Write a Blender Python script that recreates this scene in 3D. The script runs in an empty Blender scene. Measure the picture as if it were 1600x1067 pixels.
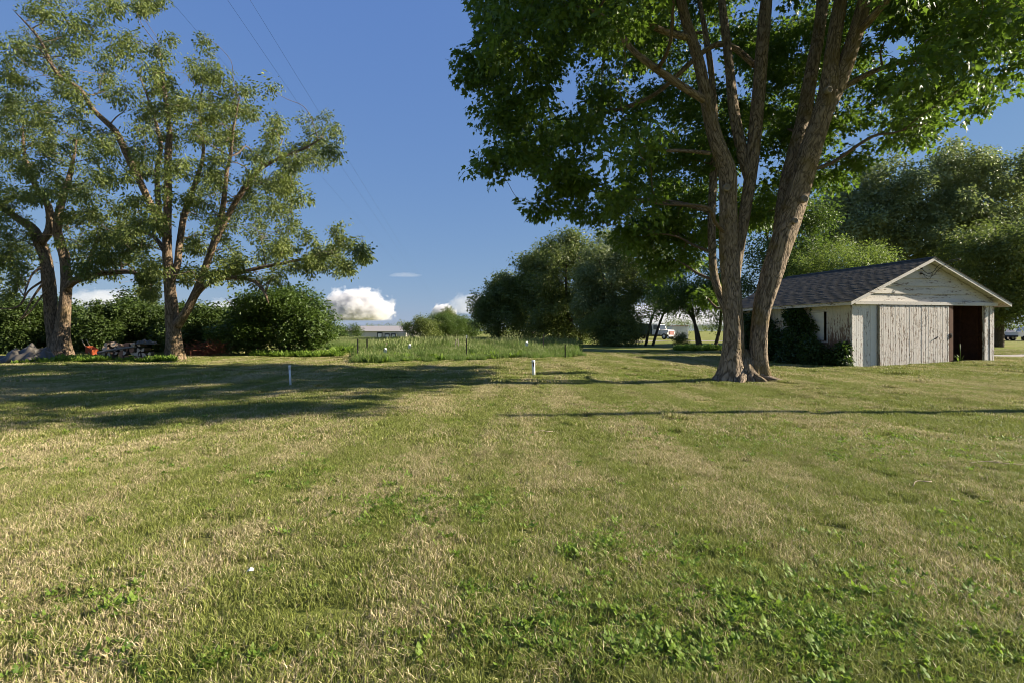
import bpy, math, random
import numpy as np
from mathutils import Vector, Matrix, Euler

R = math.radians
random.seed(11)
RNG = np.random.default_rng(11)
scene = bpy.context.scene
COL = scene.collection

# ------------------------------------------------------------------ camera
F, CX, HOR, CAMH = 850.0, 800.0, 517.0, 1.5
cam = bpy.data.cameras.new('camera')
cam.sensor_width = 36.0
cam.lens = 36.0 * F / 1600.0
cam.shift_y = -(533.5 - HOR) / 1600.0
cam.clip_start = 0.05
cam.clip_end = 20000
camo = bpy.data.objects.new('camera', cam)
camo.location = (0, 0, CAMH)
camo.rotation_euler = (R(90), 0, 0)
COL.objects.link(camo)
scene.camera = camo

# ------------------------------------------------------------------ sky, sun, exposure
SUN_EL, SUN_AZ = R(27), R(2.2)            # elevation; angle from +x towards +y
world = bpy.data.worlds.new('World')
scene.world = world
world.use_nodes = True
wn = world.node_tree
for n in list(wn.nodes):
    wn.nodes.remove(n)
sky = wn.nodes.new('ShaderNodeTexSky')
sky.sky_type = 'NISHITA'
sky.sun_disc = False
sky.sun_elevation = SUN_EL
sky.sun_rotation = R(90) - SUN_AZ
sky.altitude = 200
sky.air_density = 1.0
sky.dust_density = 0.0
sky.ozone_density = 5.0
bgn = wn.nodes.new('ShaderNodeBackground')
bgn.inputs[1].default_value = 0.069
won = wn.nodes.new('ShaderNodeOutputWorld')
# even out the clear sky: the band near the horizon is brought closer to the zenith
sep = wn.nodes.new('ShaderNodeSeparateColor'); cmb = wn.nodes.new('ShaderNodeCombineColor')
wn.links.new(sky.outputs[0], sep.inputs[0])
for i, (ref, gain, power) in enumerate(((.70, .69, .53), (1.41, 1.35, .43), (2.92, 3.06, .13))):
    d = wn.nodes.new('ShaderNodeMath'); d.operation = 'DIVIDE'; d.inputs[1].default_value = ref
    p = wn.nodes.new('ShaderNodeMath'); p.operation = 'POWER'; p.inputs[1].default_value = power
    m = wn.nodes.new('ShaderNodeMath'); m.operation = 'MULTIPLY'; m.inputs[1].default_value = gain
    wn.links.new(sep.outputs[i], d.inputs[0]); wn.links.new(d.outputs[0], p.inputs[0]); wn.links.new(p.outputs[0], m.inputs[0]); wn.links.new(m.outputs[0], cmb.inputs[i])
wn.links.new(cmb.outputs[0], bgn.inputs[0])
wn.links.new(bgn.outputs[0], won.inputs[0])

sl = bpy.data.lights.new('sun', 'SUN')
sl.energy = 5.0
sl.angle = R(0.53)
sl.color = (1.0, 0.90, 0.74)
so = bpy.data.objects.new('sun', sl)
SUNV = Vector((math.cos(SUN_EL) * math.cos(SUN_AZ), math.cos(SUN_EL) * math.sin(SUN_AZ), math.sin(SUN_EL)))
so.rotation_euler = (-SUNV).to_track_quat('-Z', 'Y').to_euler()
so.location = (30, 5, 30)
COL.objects.link(so)

scene.view_settings.view_transform = 'Standard'
scene.view_settings.look = 'None'
scene.view_settings.gamma = 1.0
scene.view_settings.use_curve_mapping = False
scene.view_settings.exposure = 1.38
scene.render.engine = 'CYCLES'
scene.cycles.max_bounces = 5
scene.cycles.volume_bounces = 6
scene.cycles.filter_width = 0.95
scene.cycles.diffuse_bounces = 2
scene.cycles.transmission_bounces = 3
scene.cycles.transparent_max_bounces = 16

# ------------------------------------------------------------------ terrain height
def sstep(a, b, x):
    t = np.clip((np.asarray(x, float) - a) / (b - a), 0, 1)
    return t * t * (3 - 2 * t)

def g(x, y):
    x = np.asarray(x, float); y = np.asarray(y, float)
    near = 1 - sstep(60, 140, y)
    h = near * (0.035 * np.sin(x * .33 + 1.0) * np.sin(y * .29 + .4) + 0.018 * np.sin(x * .83 + y * .47))
    h = h + 0.12 * sstep(14, 21, x) * near
    h = h + 0.05 * np.exp(-((x - 6.7) ** 2 + (y - 16.2) ** 2) / 6.0)
    h = h - 3.4 * sstep(85, 230, y) * sstep(12, -12, x)
    return h

def G(x, y):
    return float(g(x, y))

def at(px, py, d):                       # photograph column/row at a real distance
    return Vector(((px - CX) / F * d, d, CAMH - (py - HOR) / F * d))

def onground(px, d):
    x = (px - CX) / F * d
    return Vector((x, d, G(x, d)))

# ------------------------------------------------------------------ node helper
class NT:
    def __init__(self, name):
        self.m = bpy.data.materials.new(name)
        self.m.use_nodes = True
        self.t = self.m.node_tree
        for n in list(self.t.nodes):
            self.t.nodes.remove(n)
        self.out = self.t.nodes.new('ShaderNodeOutputMaterial')
    def n(self, typ, ins=None, **props):
        nd = self.t.nodes.new('ShaderNode' + typ)
        for k, v in props.items():
            setattr(nd, k, v)
        if ins:
            for k, v in ins.items():
                s = nd.inputs[k]
                if isinstance(v, bpy.types.NodeSocket):
                    self.t.links.new(v, s)
                else:
                    s.default_value = v
        return nd
    def math(self, op, a, b=0.5, c=0.0, clamp=False):
        nd = self.n('Math', {0: a, 1: b, 2: c}, operation=op)
        nd.use_clamp = clamp
        return nd.outputs[0]
    def noise(self, vec, scale, detail=4, rough=.55, dist=0.0):
        nd = self.n('TexNoise', {'Scale': scale, 'Detail': detail, 'Roughness': rough, 'Distortion': dist})
        if vec is not None:
            self.t.links.new(vec, nd.inputs['Vector'])
        return nd.outputs[0]
    def ramp(self, fac, lo, hi):
        nd = self.n('MapRange', {0: fac, 1: lo, 2: hi, 3: 0.0, 4: 1.0})
        nd.interpolation_type = 'SMOOTHSTEP'
        return nd.outputs[0]
    def mix(self, fac, a, b, blend='MIX'):
        nd = self.n('Mix', data_type='RGBA', blend_type=blend)
        for idx, v in ((0, fac), (6, a), (7, b)):
            s = nd.inputs[idx]
            if isinstance(v, bpy.types.NodeSocket):
                self.t.links.new(v, s)
            else:
                s.default_value = v if idx == 0 else (v if len(v) == 4 else (*v, 1))
        return nd.outputs[2]
    def scale(self, vec, sc, rot=(0, 0, 0)):
        nd = self.n('Mapping', {'Vector': vec, 'Scale': sc, 'Rotation': rot})
        return nd.outputs[0]
    def bump(self, h, strength, dist=0.02):
        return self.n('Bump', {'Height': h, 'Strength': strength, 'Distance': dist}).outputs[0]
    def finish(self, color, rough=.8, normal=None, spec=.3, metallic=0.0):
        p = self.n('BsdfPrincipled', {'Roughness': rough, 'Specular IOR Level': spec, 'Metallic': metallic})
        if isinstance(color, bpy.types.NodeSocket):
            self.t.links.new(color, p.inputs['Base Color'])
        else:
            p.inputs['Base Color'].default_value = (*color, 1)
        if normal is not None:
            self.t.links.new(normal, p.inputs['Normal'])
        self.t.links.new(p.outputs[0], self.out.inputs[0])
        return self.m
    @property
    def pos(self):
        return self.n('NewGeometry').outputs['Position']
    @property
    def obj(self):
        return self.n('TexCoord').outputs['Object']
    def attr(self, name, fac=False):
        nd = self.n('Attribute', attribute_name=name)
        return nd.outputs['Fac'] if fac else nd.outputs['Vector']

def plain(name, col, rough=.6, spec=.3, metallic=0.0, var=.25, scale=6.0):
    t = NT(name)
    f = t.noise(t.obj, scale, 5)
    c = t.mix(f, tuple(v * (1 - var) for v in col), tuple(min(1, v * (1 + var)) for v in col))
    return t.finish(c, rough, t.bump(t.noise(t.obj, scale * 5, 4), .25, .01), spec, metallic)

# ------------------------------------------------------------------ lawn colour, shared by soil sheet and blades
def lawn_mask(t):
    """0 = lush green, 1 = dry tan; plus a bare-soil mask, both from the place on the lawn"""
    p = t.pos
    big = t.noise(t.scale(p, (.16, .13, .16)), 1.0, 2, .6)
    mid = t.noise(t.scale(p, (.75, .5, .7)), 1.0, 3, .62, .6)
    streak = t.noise(t.scale(p, (1.25, .17, 1.0), (0, 0, R(7))), 1.0, 2, .55)
    small = t.noise(p, 3.6, 3, .6)
    a = t.math('MULTIPLY', big, .26)
    a = t.math('MULTIPLY_ADD', mid, .26, a)
    a = t.math('MULTIPLY_ADD', streak, .36, a)
    a = t.math('MULTIPLY_ADD', small, .20, a)
    dry = t.ramp(a, .475, .625)
    bare = t.ramp(t.math('MULTIPLY_ADD', t.noise(t.scale(p, (.9, .55, 1), (0, 0, R(-28))), 1.0, 3, .62), .7,
                         t.math('MULTIPLY', t.noise(p, 2.1, 3, .65), .4)), .635, .72)
    return dry, bare

def mat_soil():
    t = NT('lawn_sheet')
    dry, bare = lawn_mask(t)
    p = t.pos
    fine = t.noise(p, 42, 4, .7)
    finey = t.noise(t.scale(p, (9, 2.2, 9)), 1.0, 5, .65)
    green = t.mix(fine, (.085, .11, .018), (.25, .28, .055))
    tan = t.mix(fine, (.20, .165, .06), (.45, .37, .17))
    c = t.mix(t.math('MULTIPLY', dry, .62), green, tan)
    c = t.mix(t.math('MULTIPLY', t.ramp(finey, .35, .7), .35), c, (.09, .11, .03))
    c = t.mix(t.math('MULTIPLY', bare, .55), c, (.085, .06, .036))
    return t.finish(c, .95, t.bump(t.math('ADD', fine, t.noise(p, 14, 4, .6)), .9, .05), .1)

def leafy(name, c_dark, c_light, transl=.35, rough=.5, tcol=None, hue=None, sat_noise=True, spec=.3):
    """two-sided leaf: diffuse/gloss + light coming through the blade"""
    t = NT(name)
    r = t.attr('rnd', True)
    o = t.n('ObjectInfo').outputs['Random']
    f = t.math('MULTIPLY_ADD', o, .45, t.math('MULTIPLY', r, .55))
    if sat_noise:
        f = t.math('MULTIPLY_ADD', t.noise(t.pos, .55, 3), .5, t.math('SUBTRACT', f, .25))
    f = t.math('MULTIPLY', f, 1.0, clamp=True)
    c = t.mix(f, c_dark, c_light)
    if hue is not None:
        c = t.mix(t.ramp(r, .86, .97), c, hue)
    p = t.n('BsdfPrincipled', {'Roughness': rough, 'Specular IOR Level': spec, 'Base Color': c})
    tc = t.mix(.55, c, tcol if tcol else tuple(min(1, v * 1.9) for v in c_light))
    tr = t.n('BsdfTranslucent', {'Color': tc})
    mx = t.n('MixShader', {0: transl, 1: p.outputs[0], 2: tr.outputs[0]})
    t.t.links.new(mx.outputs[0], t.out.inputs[0])
    return t.m

def mat_blade():
    t = NT('grass_blades')
    dry, bare = lawn_mask(t)
    r = t.attr('rnd', True)
    hgt = t.attr('tip', True)
    green = t.mix(r, (.085, .12, .018), (.36, .39, .09))
    green = t.mix(t.math('MULTIPLY', t.noise(t.pos, .35, 3), .5), green, (.24, .27, .06))
    tan = t.mix(r, (.25, .19, .085), (.84, .70, .44))
    # a blade is dead when its own number falls under the dryness of the place
    thr = t.math('MULTIPLY_ADD', dry, .66, .05)
    dead = t.ramp(t.math('SUBTRACT', thr, t.attr('rnd2', True)), -.06, .06)
    c = t.mix(dead, green, tan)
    c = t.mix(t.math('MULTIPLY', bare, .55), c, (.13, .09, .05))
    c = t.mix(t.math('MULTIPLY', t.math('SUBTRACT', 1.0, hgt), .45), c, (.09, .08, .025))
    p = t.n('BsdfPrincipled', {'Roughness': .55, 'Specular IOR Level': .25, 'Base Color': c})
    tr = t.n('BsdfTranslucent', {'Color': t.mix(.3, c, (.35, .42, .10))})
    mx = t.n('MixShader', {0: .28, 1: p.outputs[0], 2: tr.outputs[0]})
    t.t.links.new(mx.outputs[0], t.out.inputs[0])
    return t.m

def mat_bark(name, dark, light, scale=1.0, moss=0.0, strength=1.0):
    t = NT(name)
    b = t.attr('bark')
    v = t.scale(b, (scale, scale, scale * .22))
    vor = t.n('TexVoronoi', {'Vector': t.n('VectorMath', {0: v, 1: t.n('TexNoise', {'Vector': v, 'Scale': 6.0}).outputs[1]}, operation='ADD').outputs[0],
                             'Scale': 11.0}, feature='DISTANCE_TO_EDGE').outputs[0]
    ridge = t.ramp(vor, .0, .22)
    n1 = t.noise(t.scale(b, (scale * 36, scale * 36, scale * 9)), 1.0, 7, .66, .5)
    n2 = t.noise(b, 3.0 * scale, 5, .6)
    h = t.math('MULTIPLY_ADD', n1, 1.15, t.math('MULTIPLY', ridge, .28))
    c = t.mix(t.ramp(h, .42, 1.0), dark, light)
    c = t.mix(t.math('MULTIPLY', t.ramp(n2, .45, .75), .5), c, tuple(v * .62 for v in light))
    if moss:
        c = t.mix(t.math('MULTIPLY', t.ramp(t.noise(b, 1.3, 4), .48, .7), moss), c, (.16, .115, .03))
    return t.finish(c, .9, t.bump(h, strength, .05), .15)

def mat_peel(name, wood_d, wood_l, paint, cover=.5, fade=0.35, vertical=True, zbias=0.0):
    """old white paint flaking off grey-brown boards"""
    t = NT(name)
    p = t.obj
    sc = (15, 15, 2.2) if vertical else (.9, .9, 9)
    grain = t.noise(t.scale(p, tuple(4 * s for s in sc)), 1.0, 5, .6)
    flake = t.noise(t.scale(p, sc), 1.0, 7, .72, .4)
    fl2 = t.noise(t.scale(p, (26, 26, 9) if vertical else (9, 9, 26)), 1.0, 5, .7)
    f = t.math('MULTIPLY_ADD', fl2, .45, t.math('MULTIPLY', flake, .65))
    if zbias:
        z = t.n('SeparateXYZ', {0: p}).outputs[2]
        f = t.math('MULTIPLY_ADD', z, zbias, f)
    keep = t.ramp(f, .575 - (cover - .5) * .4 - .025, .575 - (cover - .5) * .4 + .025)
    wood = t.mix(grain, wood_d, wood_l)
    pc = t.mix(t.noise(p, 2.3, 5), tuple(v * (1 - fade) for v in paint), paint)
    c = t.mix(keep, wood, pc)
    return t.finish(c, .8, t.bump(t.math('MULTIPLY_ADD', grain, .4, keep), .6, .006), .2)

# ------------------------------------------------------------------ object helpers
def tag(o, label=None, cat=None, group=None, kind=None):
    if label: o['label'] = label
    if cat: o['category'] = cat
    if group: o['group'] = group
    if kind: o['kind'] = kind
    return o

def empty(name, loc, rz=0.0):
    o = bpy.data.objects.new(name, None)
    o.empty_display_size = .2
    o.location = loc
    o.rotation_euler = (0, 0, rz)
    COL.objects.link(o)
    return o

def link(name, me, mat, parent=None):
    if mat is not None:
        me.materials.append(mat)
    o = bpy.data.objects.new(name, me)
    COL.objects.link(o)
    if parent is not None:
        o.parent = parent
    return o

def mesh(name, V, Fc, smooth=False, attrs=None):
    me = bpy.data.meshes.new(name)
    me.from_pydata([tuple(v) for v in V], [], Fc)
    if smooth:
        me.shade_smooth()
    if attrs:
        for k, (typ, arr) in attrs.items():
            a = me.attributes.new(k, typ, 'POINT')
            a.data.foreach_set('vector' if typ == 'FLOAT_VECTOR' else 'value', np.asarray(arr, np.float32).ravel() if typ != 'INT' else np.asarray(arr, np.int32))
    me.update()
    return me

class MB:
    """collects boxes, tubes, lathes and polygons into one mesh"""
    def __init__(self):
        self.v, self.f, self.b = [], [], []
    def add(self, V, Fc, bark=None):
        o = len(self.v)
        self.v.extend([tuple(q) for q in V])
        self.f.extend([tuple(i + o for i in q) for q in Fc])
        self.b.extend(bark if bark is not None else [(q[0], q[1], q[2]) for q in V])
        return self
    def box(self, a, b):
        x0, y0, z0 = a; x1, y1, z1 = b
        return self.add([(x0, y0, z0), (x1, y0, z0), (x1, y1, z0), (x0, y1, z0), (x0, y0, z1), (x1, y0, z1), (x1, y1, z1), (x0, y1, z1)],
                        [(0, 3, 2, 1), (4, 5, 6, 7), (0, 1, 5, 4), (1, 2, 6, 5), (2, 3, 7, 6), (3, 0, 4, 7)])
    def prism(self, poly, axis, a, b):
        """polygon (2-D) pushed from a to b along axis 'x','y' or 'z'"""
        def P(u, v, w):
            return {'x': (w, u, v), 'y': (u, w, v), 'z': (u, v, w)}[axis]
        n = len(poly)
        V = [P(u, v, a) for u, v in poly] + [P(u, v, b) for u, v in poly]
        Fc = [tuple(range(n)), tuple(range(2 * n - 1, n - 1, -1))] + [(i, i + n, (i + 1) % n + n, (i + 1) % n) for i in range(n)]
        return self.add(V, Fc)
    def tube(self, pts, rad, sides=8, cap=True, rough=0.0, flare=None, seed=0):
        pts = np.array([tuple(p) for p in pts], float)
        rad = np.broadcast_to(np.asarray(rad, float), (len(pts),))
        n = len(pts)
        tan = np.gradient(pts, axis=0)
        tan /= np.linalg.norm(tan, axis=1)[:, None] + 1e-9
        ref = np.array([0, 1.0, 0]) if abs(tan[0][1]) < .9 else np.array([1.0, 0, 0])
        L = np.concatenate([[0], np.cumsum(np.linalg.norm(np.diff(pts, axis=0), axis=1))])
        V, B = [], []
        th = np.linspace(0, 2 * math.pi, sides, endpoint=False)
        rs = np.random.default_rng(seed)
        ph = rs.uniform(0, 6.28, 8)
        u = np.cross(tan[0], ref); u /= np.linalg.norm(u)
        for i in range(n):
            u = u - tan[i] * np.dot(u, tan[i]); u /= np.linalg.norm(u) + 1e-9
            w = np.cross(tan[i], u)
            r = np.full(sides, rad[i])
            if rough:
                r = r * (1 + rough * (.5 * np.sin(3 * th + ph[0] + L[i] * .9) + .35 * np.sin(5 * th + ph[1] - L[i] * 1.3)
                                      + .25 * np.sin(9 * th + ph[2] + L[i] * 2.1) + .3 * np.sin(L[i] * 3.1 + ph[3] + 2 * th))
                         + rough * .35 * rs.normal(0, .5, sides))
            if flare is not None:
                fl, hh, lob = flare
                r = r * (1 + fl * math.exp(-L[i] / hh) * (1 + lob * np.sin(4 * th + ph[4]) + .5 * lob * np.sin(7 * th + ph[5])))
            ring = pts[i] + np.outer(np.cos(th) * r, u) + np.outer(np.sin(th) * r, w)
            V.extend(map(tuple, ring))
            rr = max(rad.max() * .7, .02)
            B.extend([(math.cos(a) * rr + ph[6], math.sin(a) * rr, L[i]) for a in th])
        Fc = []
        for i in range(n - 1):
            for j in range(sides):
                k = (j + 1) % sides
                Fc.append((i * sides + j, i * sides + k, (i + 1) * sides + k, (i + 1) * sides + j))
        if cap:
            Fc.append(tuple(range(sides - 1, -1, -1)))
            Fc.append(tuple((n - 1) * sides + j for j in range(sides)))
        return self.add(V, Fc, B)
    def lathe(self, prof, c=(0, 0, 0), sides=12, axis='z'):
        V, Fc = [], []
        for (r, h) in prof:
            for j in range(sides):
                a = 2 * math.pi * j / sides
                q = (r * math.cos(a), r * math.sin(a), h)
                if axis == 'y': q = (q[0], q[2], q[1])
                if axis == 'x': q = (q[2], q[0], q[1])
                V.append((q[0] + c[0], q[1] + c[1], q[2] + c[2]))
        n = len(prof)
        for i in range(n - 1):
            for j in range(sides):
                k = (j + 1) % sides
                Fc.append((i * sides + j, i * sides + k, (i + 1) * sides + k, (i + 1) * sides + j))
        Fc.append(tuple(range(sides - 1, -1, -1)))
        Fc.append(tuple((n - 1) * sides + j for j in range(sides)))
        return self.add(V, Fc)
    def build(self, name, mat, parent=None, smooth=False, local=None):
        V = self.v
        if local is not None:
            V = [(q[0] - local[0], q[1] - local[1], q[2] - local[2]) for q in V]
        me = mesh(name, V, self.f, smooth, {'bark': ('FLOAT_VECTOR', self.b)})
        return link(name, me, mat, parent)

def part(name, mat, parent, *boxes):
    m = MB()
    for a, b in boxes:
        m.box(a, b)
    return m.build(name, mat, parent)

def spline(pts, k=6):
    """Catmull-Rom through pts (rows of numbers)"""
    P = np.array(pts, float)
    P = np.vstack([2 * P[0] - P[1], P, 2 * P[-1] - P[-2]])
    out = []
    for i in range(1, len(P) - 2):
        for s in range(k):
            t = s / k
            out.append(.5 * ((2 * P[i]) + (-P[i - 1] + P[i + 1]) * t + (2 * P[i - 1] - 5 * P[i] + 4 * P[i + 1] - P[i + 2]) * t * t
                             + (-P[i - 1] + 3 * P[i] - 3 * P[i + 1] + P[i + 2]) * t ** 3))
    out.append(P[-2])
    return np.array(out)

# ------------------------------------------------------------------ scattered instances (leaf sprays, grass tufts)
def source_collection(name, meshes):
    c = bpy.data.collections.new(name)
    for i, me in enumerate(meshes):
        o = bpy.data.objects.new(f'{name}_{i:02d}', me)
        c.objects.link(o)
    c['count'] = len(meshes)
    return c

GROUPS = {}
def scatter_group(coll):
    if coll.name in GROUPS:
        return GROUPS[coll.name]
    ng = bpy.data.node_groups.new('scatter_' + coll.name, 'GeometryNodeTree')
    ng.interface.new_socket('Geometry', in_out='INPUT', socket_type='NodeSocketGeometry')
    ng.interface.new_socket('Geometry', in_out='OUTPUT', socket_type='NodeSocketGeometry')
    gi = ng.nodes.new('NodeGroupInput'); go = ng.nodes.new('NodeGroupOutput')
    ci = ng.nodes.new('GeometryNodeCollectionInfo')
    ci.inputs['Collection'].default_value = coll
    ci.inputs['Separate Children'].default_value = True
    ci.inputs['Reset Children'].default_value = True
    ip = ng.nodes.new('GeometryNodeInstanceOnPoints')
    def na(nm, typ):
        n = ng.nodes.new('GeometryNodeInputNamedAttribute')
        n.data_type = typ
        n.inputs['Name'].default_value = nm
        return n.outputs['Attribute']
    e2r = ng.nodes.new('FunctionNodeEulerToRotation')
    L = ng.links.new
    L(gi.outputs[0], ip.inputs['Points'])
    L(ci.outputs[0], ip.inputs['Instance'])
    ip.inputs['Pick Instance'].default_value = True
    L(na('idx', 'INT'), ip.inputs['Instance Index'])
    L(na('rot', 'FLOAT_VECTOR'), e2r.inputs[0]); L(e2r.outputs[0], ip.inputs['Rotation'])
    L(na('scl', 'FLOAT'), ip.inputs['Scale'])
    L(ip.outputs[0], go.inputs[0])
    GROUPS[coll.name] = ng
    return ng

def scatter(name, coll, pts, rot, scl, parent=None, local=(0, 0, 0), idx=None):
    pts = np.asarray(pts, float) - np.asarray(local, float)
    n = len(pts)
    me = bpy.data.meshes.new(name)
    me.vertices.add(n)
    me.vertices.foreach_set('co', pts.astype(np.float32).ravel())
    for k, typ, arr, fld in (('rot', 'FLOAT_VECTOR', rot, 'vector'), ('scl', 'FLOAT', scl, 'value')):
        a = me.attributes.new(k, typ, 'POINT')
        a.data.foreach_set(fld, np.asarray(arr, np.float32).ravel())
    a = me.attributes.new('idx', 'INT', 'POINT')
    a.data.foreach_set('value', np.asarray(idx if idx is not None else RNG.integers(0, coll['count'], n), np.int32))
    o = link(name, me, None, parent)
    md = o.modifiers.new('scatter', 'NODES')
    md.node_group = scatter_group(coll)
    return o

# leaf outlines: (x across, y along), fan round a middle point
LEAVES = {
    'maple': [(0, 0), (.30, .10), (.20, .26), (.52, .52), (.20, .50), (.13, .64), (0, 1), (-.13, .64), (-.20, .50), (-.52, .52), (-.20, .26), (-.30, .10)],
    'oval': [(0, 0), (.22, .3), (.2, .65), (0, 1), (-.2, .65), (-.22, .3)],
    'narrow': [(0, 0), (.16, .4), (0, 1), (-.16, .4)],
    'heart': [(0, 0), (.34, -.04), (.42, .3), (0, 1), (-.42, .3), (-.34, -.04)],
}

def spray_meshes(name, mat, kind, nvar, nleaf, size, spread, droop=.3, flat=.55, twig=None, seed=1):
    """a twig-end bunch of separate leaves"""
    out = []
    rs = np.random.default_rng(seed)
    poly = LEAVES[kind]
    for k in range(nvar):
        V, Fc, Rn = [], [], []
        for i in range(nleaf):
            d = rs.normal(0, 1, 3); d /= np.linalg.norm(d)
            c = d * spread * rs.uniform(.15, 1) ** .6 * np.array([1, 1, flat])
            out_dir = np.array([d[0], d[1], d[2] * .4 - droop]); out_dir /= np.linalg.norm(out_dir)
            nrm = np.array([0, 0, 1.0]) + rs.normal(0, .55, 3)
            x = np.cross(out_dir, nrm); x /= np.linalg.norm(x) + 1e-9
            z = np.cross(x, out_dir)
            s = size * rs.uniform(.65, 1.2)
            o = len(V)
            cen = c + out_dir * s * .42 - z * s * .05
            V.append(cen)
            for (px, py) in poly:
                V.append(c + x * px * s + out_dir * py * s + z * s * (.16 * abs(px) - .18 * py * py))
            m = len(poly)
            Fc += [(o, o + 1 + j, o + 1 + (j + 1) % m) for j in range(m)]
            Rn += [rs.uniform()] * (m + 1)
        me = mesh(f'{name}_{k}', V, Fc, False, {'rnd': ('FLOAT', Rn)})
        me.materials.append(mat)
        out.append(me)
    return source_collection(name, out)

# ------------------------------------------------------------------ trees
class Tree:
    def __init__(self, name, base, label, cat='tree', group=None, seed=1):
        self.root = tag(empty(name, base), label, cat, group)
        self.base = np.array(base, float)
        self.rs = np.random.default_rng(seed)
        self.pos, self.rad = [], []
        self.br = MB()
        self.seed = seed
    def limb(self, pts, rads, mat, name='limb', sides=14, rough=.06, flare=None, k=7):
        P = spline([list(p) + [r] for p, r in zip(pts, rads)], k)
        m = MB()
        m.tube(P[:, :3], P[:, 3], sides, rough=rough, flare=flare, seed=self.seed + len(self.pos))
        m.build(name, mat, self.root, True, self.base)
        for q in P[2:]:
            self.pos.append(q[:3]); self.rad.append(q[3])
    def grow(self, clusters, rmax=.12, sides=5, wob=.08, lift=.25):
        """join every leaf cluster to the nearest wood with a curved tapering branch"""
        P0 = np.array(self.pos)
        cl = [np.array(c[:3], float) for c in clusters]
        order = sorted(range(len(cl)), key=lambda i: np.min(np.linalg.norm(P0 - cl[i], axis=1)))
        for i in order:
            c = cl[i]
            P = np.array(self.pos); Rr = np.array(self.rad)
            d = np.linalg.norm(P - c, axis=1)
            cost = d + np.clip(P[:, 2] - c[2] + .25 * d, 0, None) * 1.1 + np.where(Rr < .02, .8, 0)
            j = int(np.argmin(cost))
            a, L = P[j], d[j]
            if L < .3:
                continue
            r0 = min(Rr[j] * .62, .016 + .017 * L, rmax)
            mid = (a + c) / 2 + np.array([0, 0, lift * L * .35]) + self.rs.normal(0, wob * L, 3)
            q1 = a * .7 + mid * .3 + self.rs.normal(0, wob * .4 * L, 3)
            pts = spline([a, (a + mid) / 2 + self.rs.normal(0, wob * .4 * L, 3), mid, (mid + c) / 2 + self.rs.normal(0, wob * .5 * L, 3), c], 3)
            rr = np.linspace(r0, max(.008, r0 * .22), len(pts))
            self.br.tube(pts, rr, sides, cap=False, seed=int(self.rs.integers(1e6)))
            for q, r in zip(pts[2:], rr[2:]):
                self.pos.append(q); self.rad.append(r)
    def leaves(self, clusters, coll, per, scl=(.8, 1.2), flat=.65, tilt=.5, twigs=0, keep=None, twig_r=.007):
        pts = []
        for c in clusters:
            ctr, r = np.array(c[:3], float), c[3]
            n = max(3, int(per * (c[4] if len(c) > 4 else 1)))
            d = self.rs.normal(0, 1, (n, 3)); d /= np.linalg.norm(d, axis=1)[:, None]
            q = ctr + d * (r * self.rs.uniform(.05, 1, (n, 1)) ** .5) * np.array([1, 1, flat])
            pts.append(q)
            for t in q[:twigs]:
                m = (ctr * .5 + t * .5) + self.rs.normal(0, .06 * r, 3)
                self.br.tube([ctr, m, t], [twig_r * 1.6, twig_r * 1.2, twig_r * .6], 3, cap=False)
        pts = np.vstack(pts)
        if keep is not None:
            pts = pts[keep(pts)]
        n = len(pts)
        rot = np.stack([self.rs.normal(0, tilt, n), self.rs.normal(0, tilt, n), self.rs.uniform(0, 6.283, n)], 1)
        o = scatter('crown', coll, pts, rot, self.rs.uniform(*scl, n), self.root, self.base, self.rs.integers(0, coll['count'], n))
        o['kind'] = 'stuff'
        return o
    def branches(self, mat):
        if self.br.v:
            self.br.build('branches', mat, self.root, True, self.base)['kind'] = 'stuff'

def blob(rs, n, c, rad, rmin=.35, zmin=None, size=(.6, 1.0)):
    """n cluster centres through an ellipsoid, denser towards its surface"""
    out = []
    while len(out) < n:
        d = rs.normal(0, 1, 3); d /= np.linalg.norm(d)
        q = np.array(c) + d * np.array(rad) * rs.uniform(rmin ** 3, 1) ** (1 / 3)
        if zmin is not None and q[2] < zmin:
            continue
        out.append((*q, rs.uniform(*size)))
    return out

#@@MATERIALS
M = {}
M['soil'] = mat_soil()
M['blade'] = mat_blade()
M['maple_leaf'] = leafy('maple_leaf', (.042, .08, .012), (.11, .175, .025), .42, .42, (.20, .33, .03))
M['elm_leaf'] = leafy('elm_leaf', (.045, .072, .014), (.20, .235, .055), .36, .48, (.22, .28, .05))
M['shrub_leaf'] = leafy('shrub_leaf', (.036, .065, .012), (.10, .15, .028), .33, .45, (.16, .26, .03))
M['dark_leaf'] = leafy('dark_leaf', (.09, .115, .032), (.21, .24, .06), .40, .45, (.13, .2, .03))
M['pale_leaf'] = leafy('pale_leaf', (.075, .125, .022), (.17, .23, .05), .38, .5, (.3, .4, .06))
M['silver_leaf'] = leafy('silver_leaf', (.09, .12, .04), (.28, .31, .14), .36, .5, (.24, .32, .07), spec=.35)
M['vine_leaf'] = leafy('vine_leaf', (.018, .042, .010), (.05, .09, .018), .25, .45, (.12, .2, .03))
M['weed_leaf'] = leafy('weed_leaf', (.06, .12, .014), (.22, .31, .04), .4, .6, (.26, .4, .05), sat_noise=False)
M['tall_grass'] = leafy('tall_grass', (.06, .115, .02), (.16, .24, .05), .38, .55, (.26, .38, .07), hue=(.26, .28, .11))
M['red_brush'] = plain('red_brush', (.16, .055, .03), .9)
M['maple_bark'] = mat_bark('maple_bark', (.075, .056, .038), (.34, .265, .19), .5, .55, 1.0)
M['elm_bark'] = mat_bark('elm_bark', (.05, .035, .023), (.30, .215, .14), .5, .25, 1.0)
M['dark_bark'] = mat_bark('dark_bark', (.045, .035, .026), (.15, .115, .085), 1.0, 0, .8)
M['branch_bark'] = mat_bark('branch_bark', (.07, .05, .035), (.22, .165, .115), 2.0, 0, .5)
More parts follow.
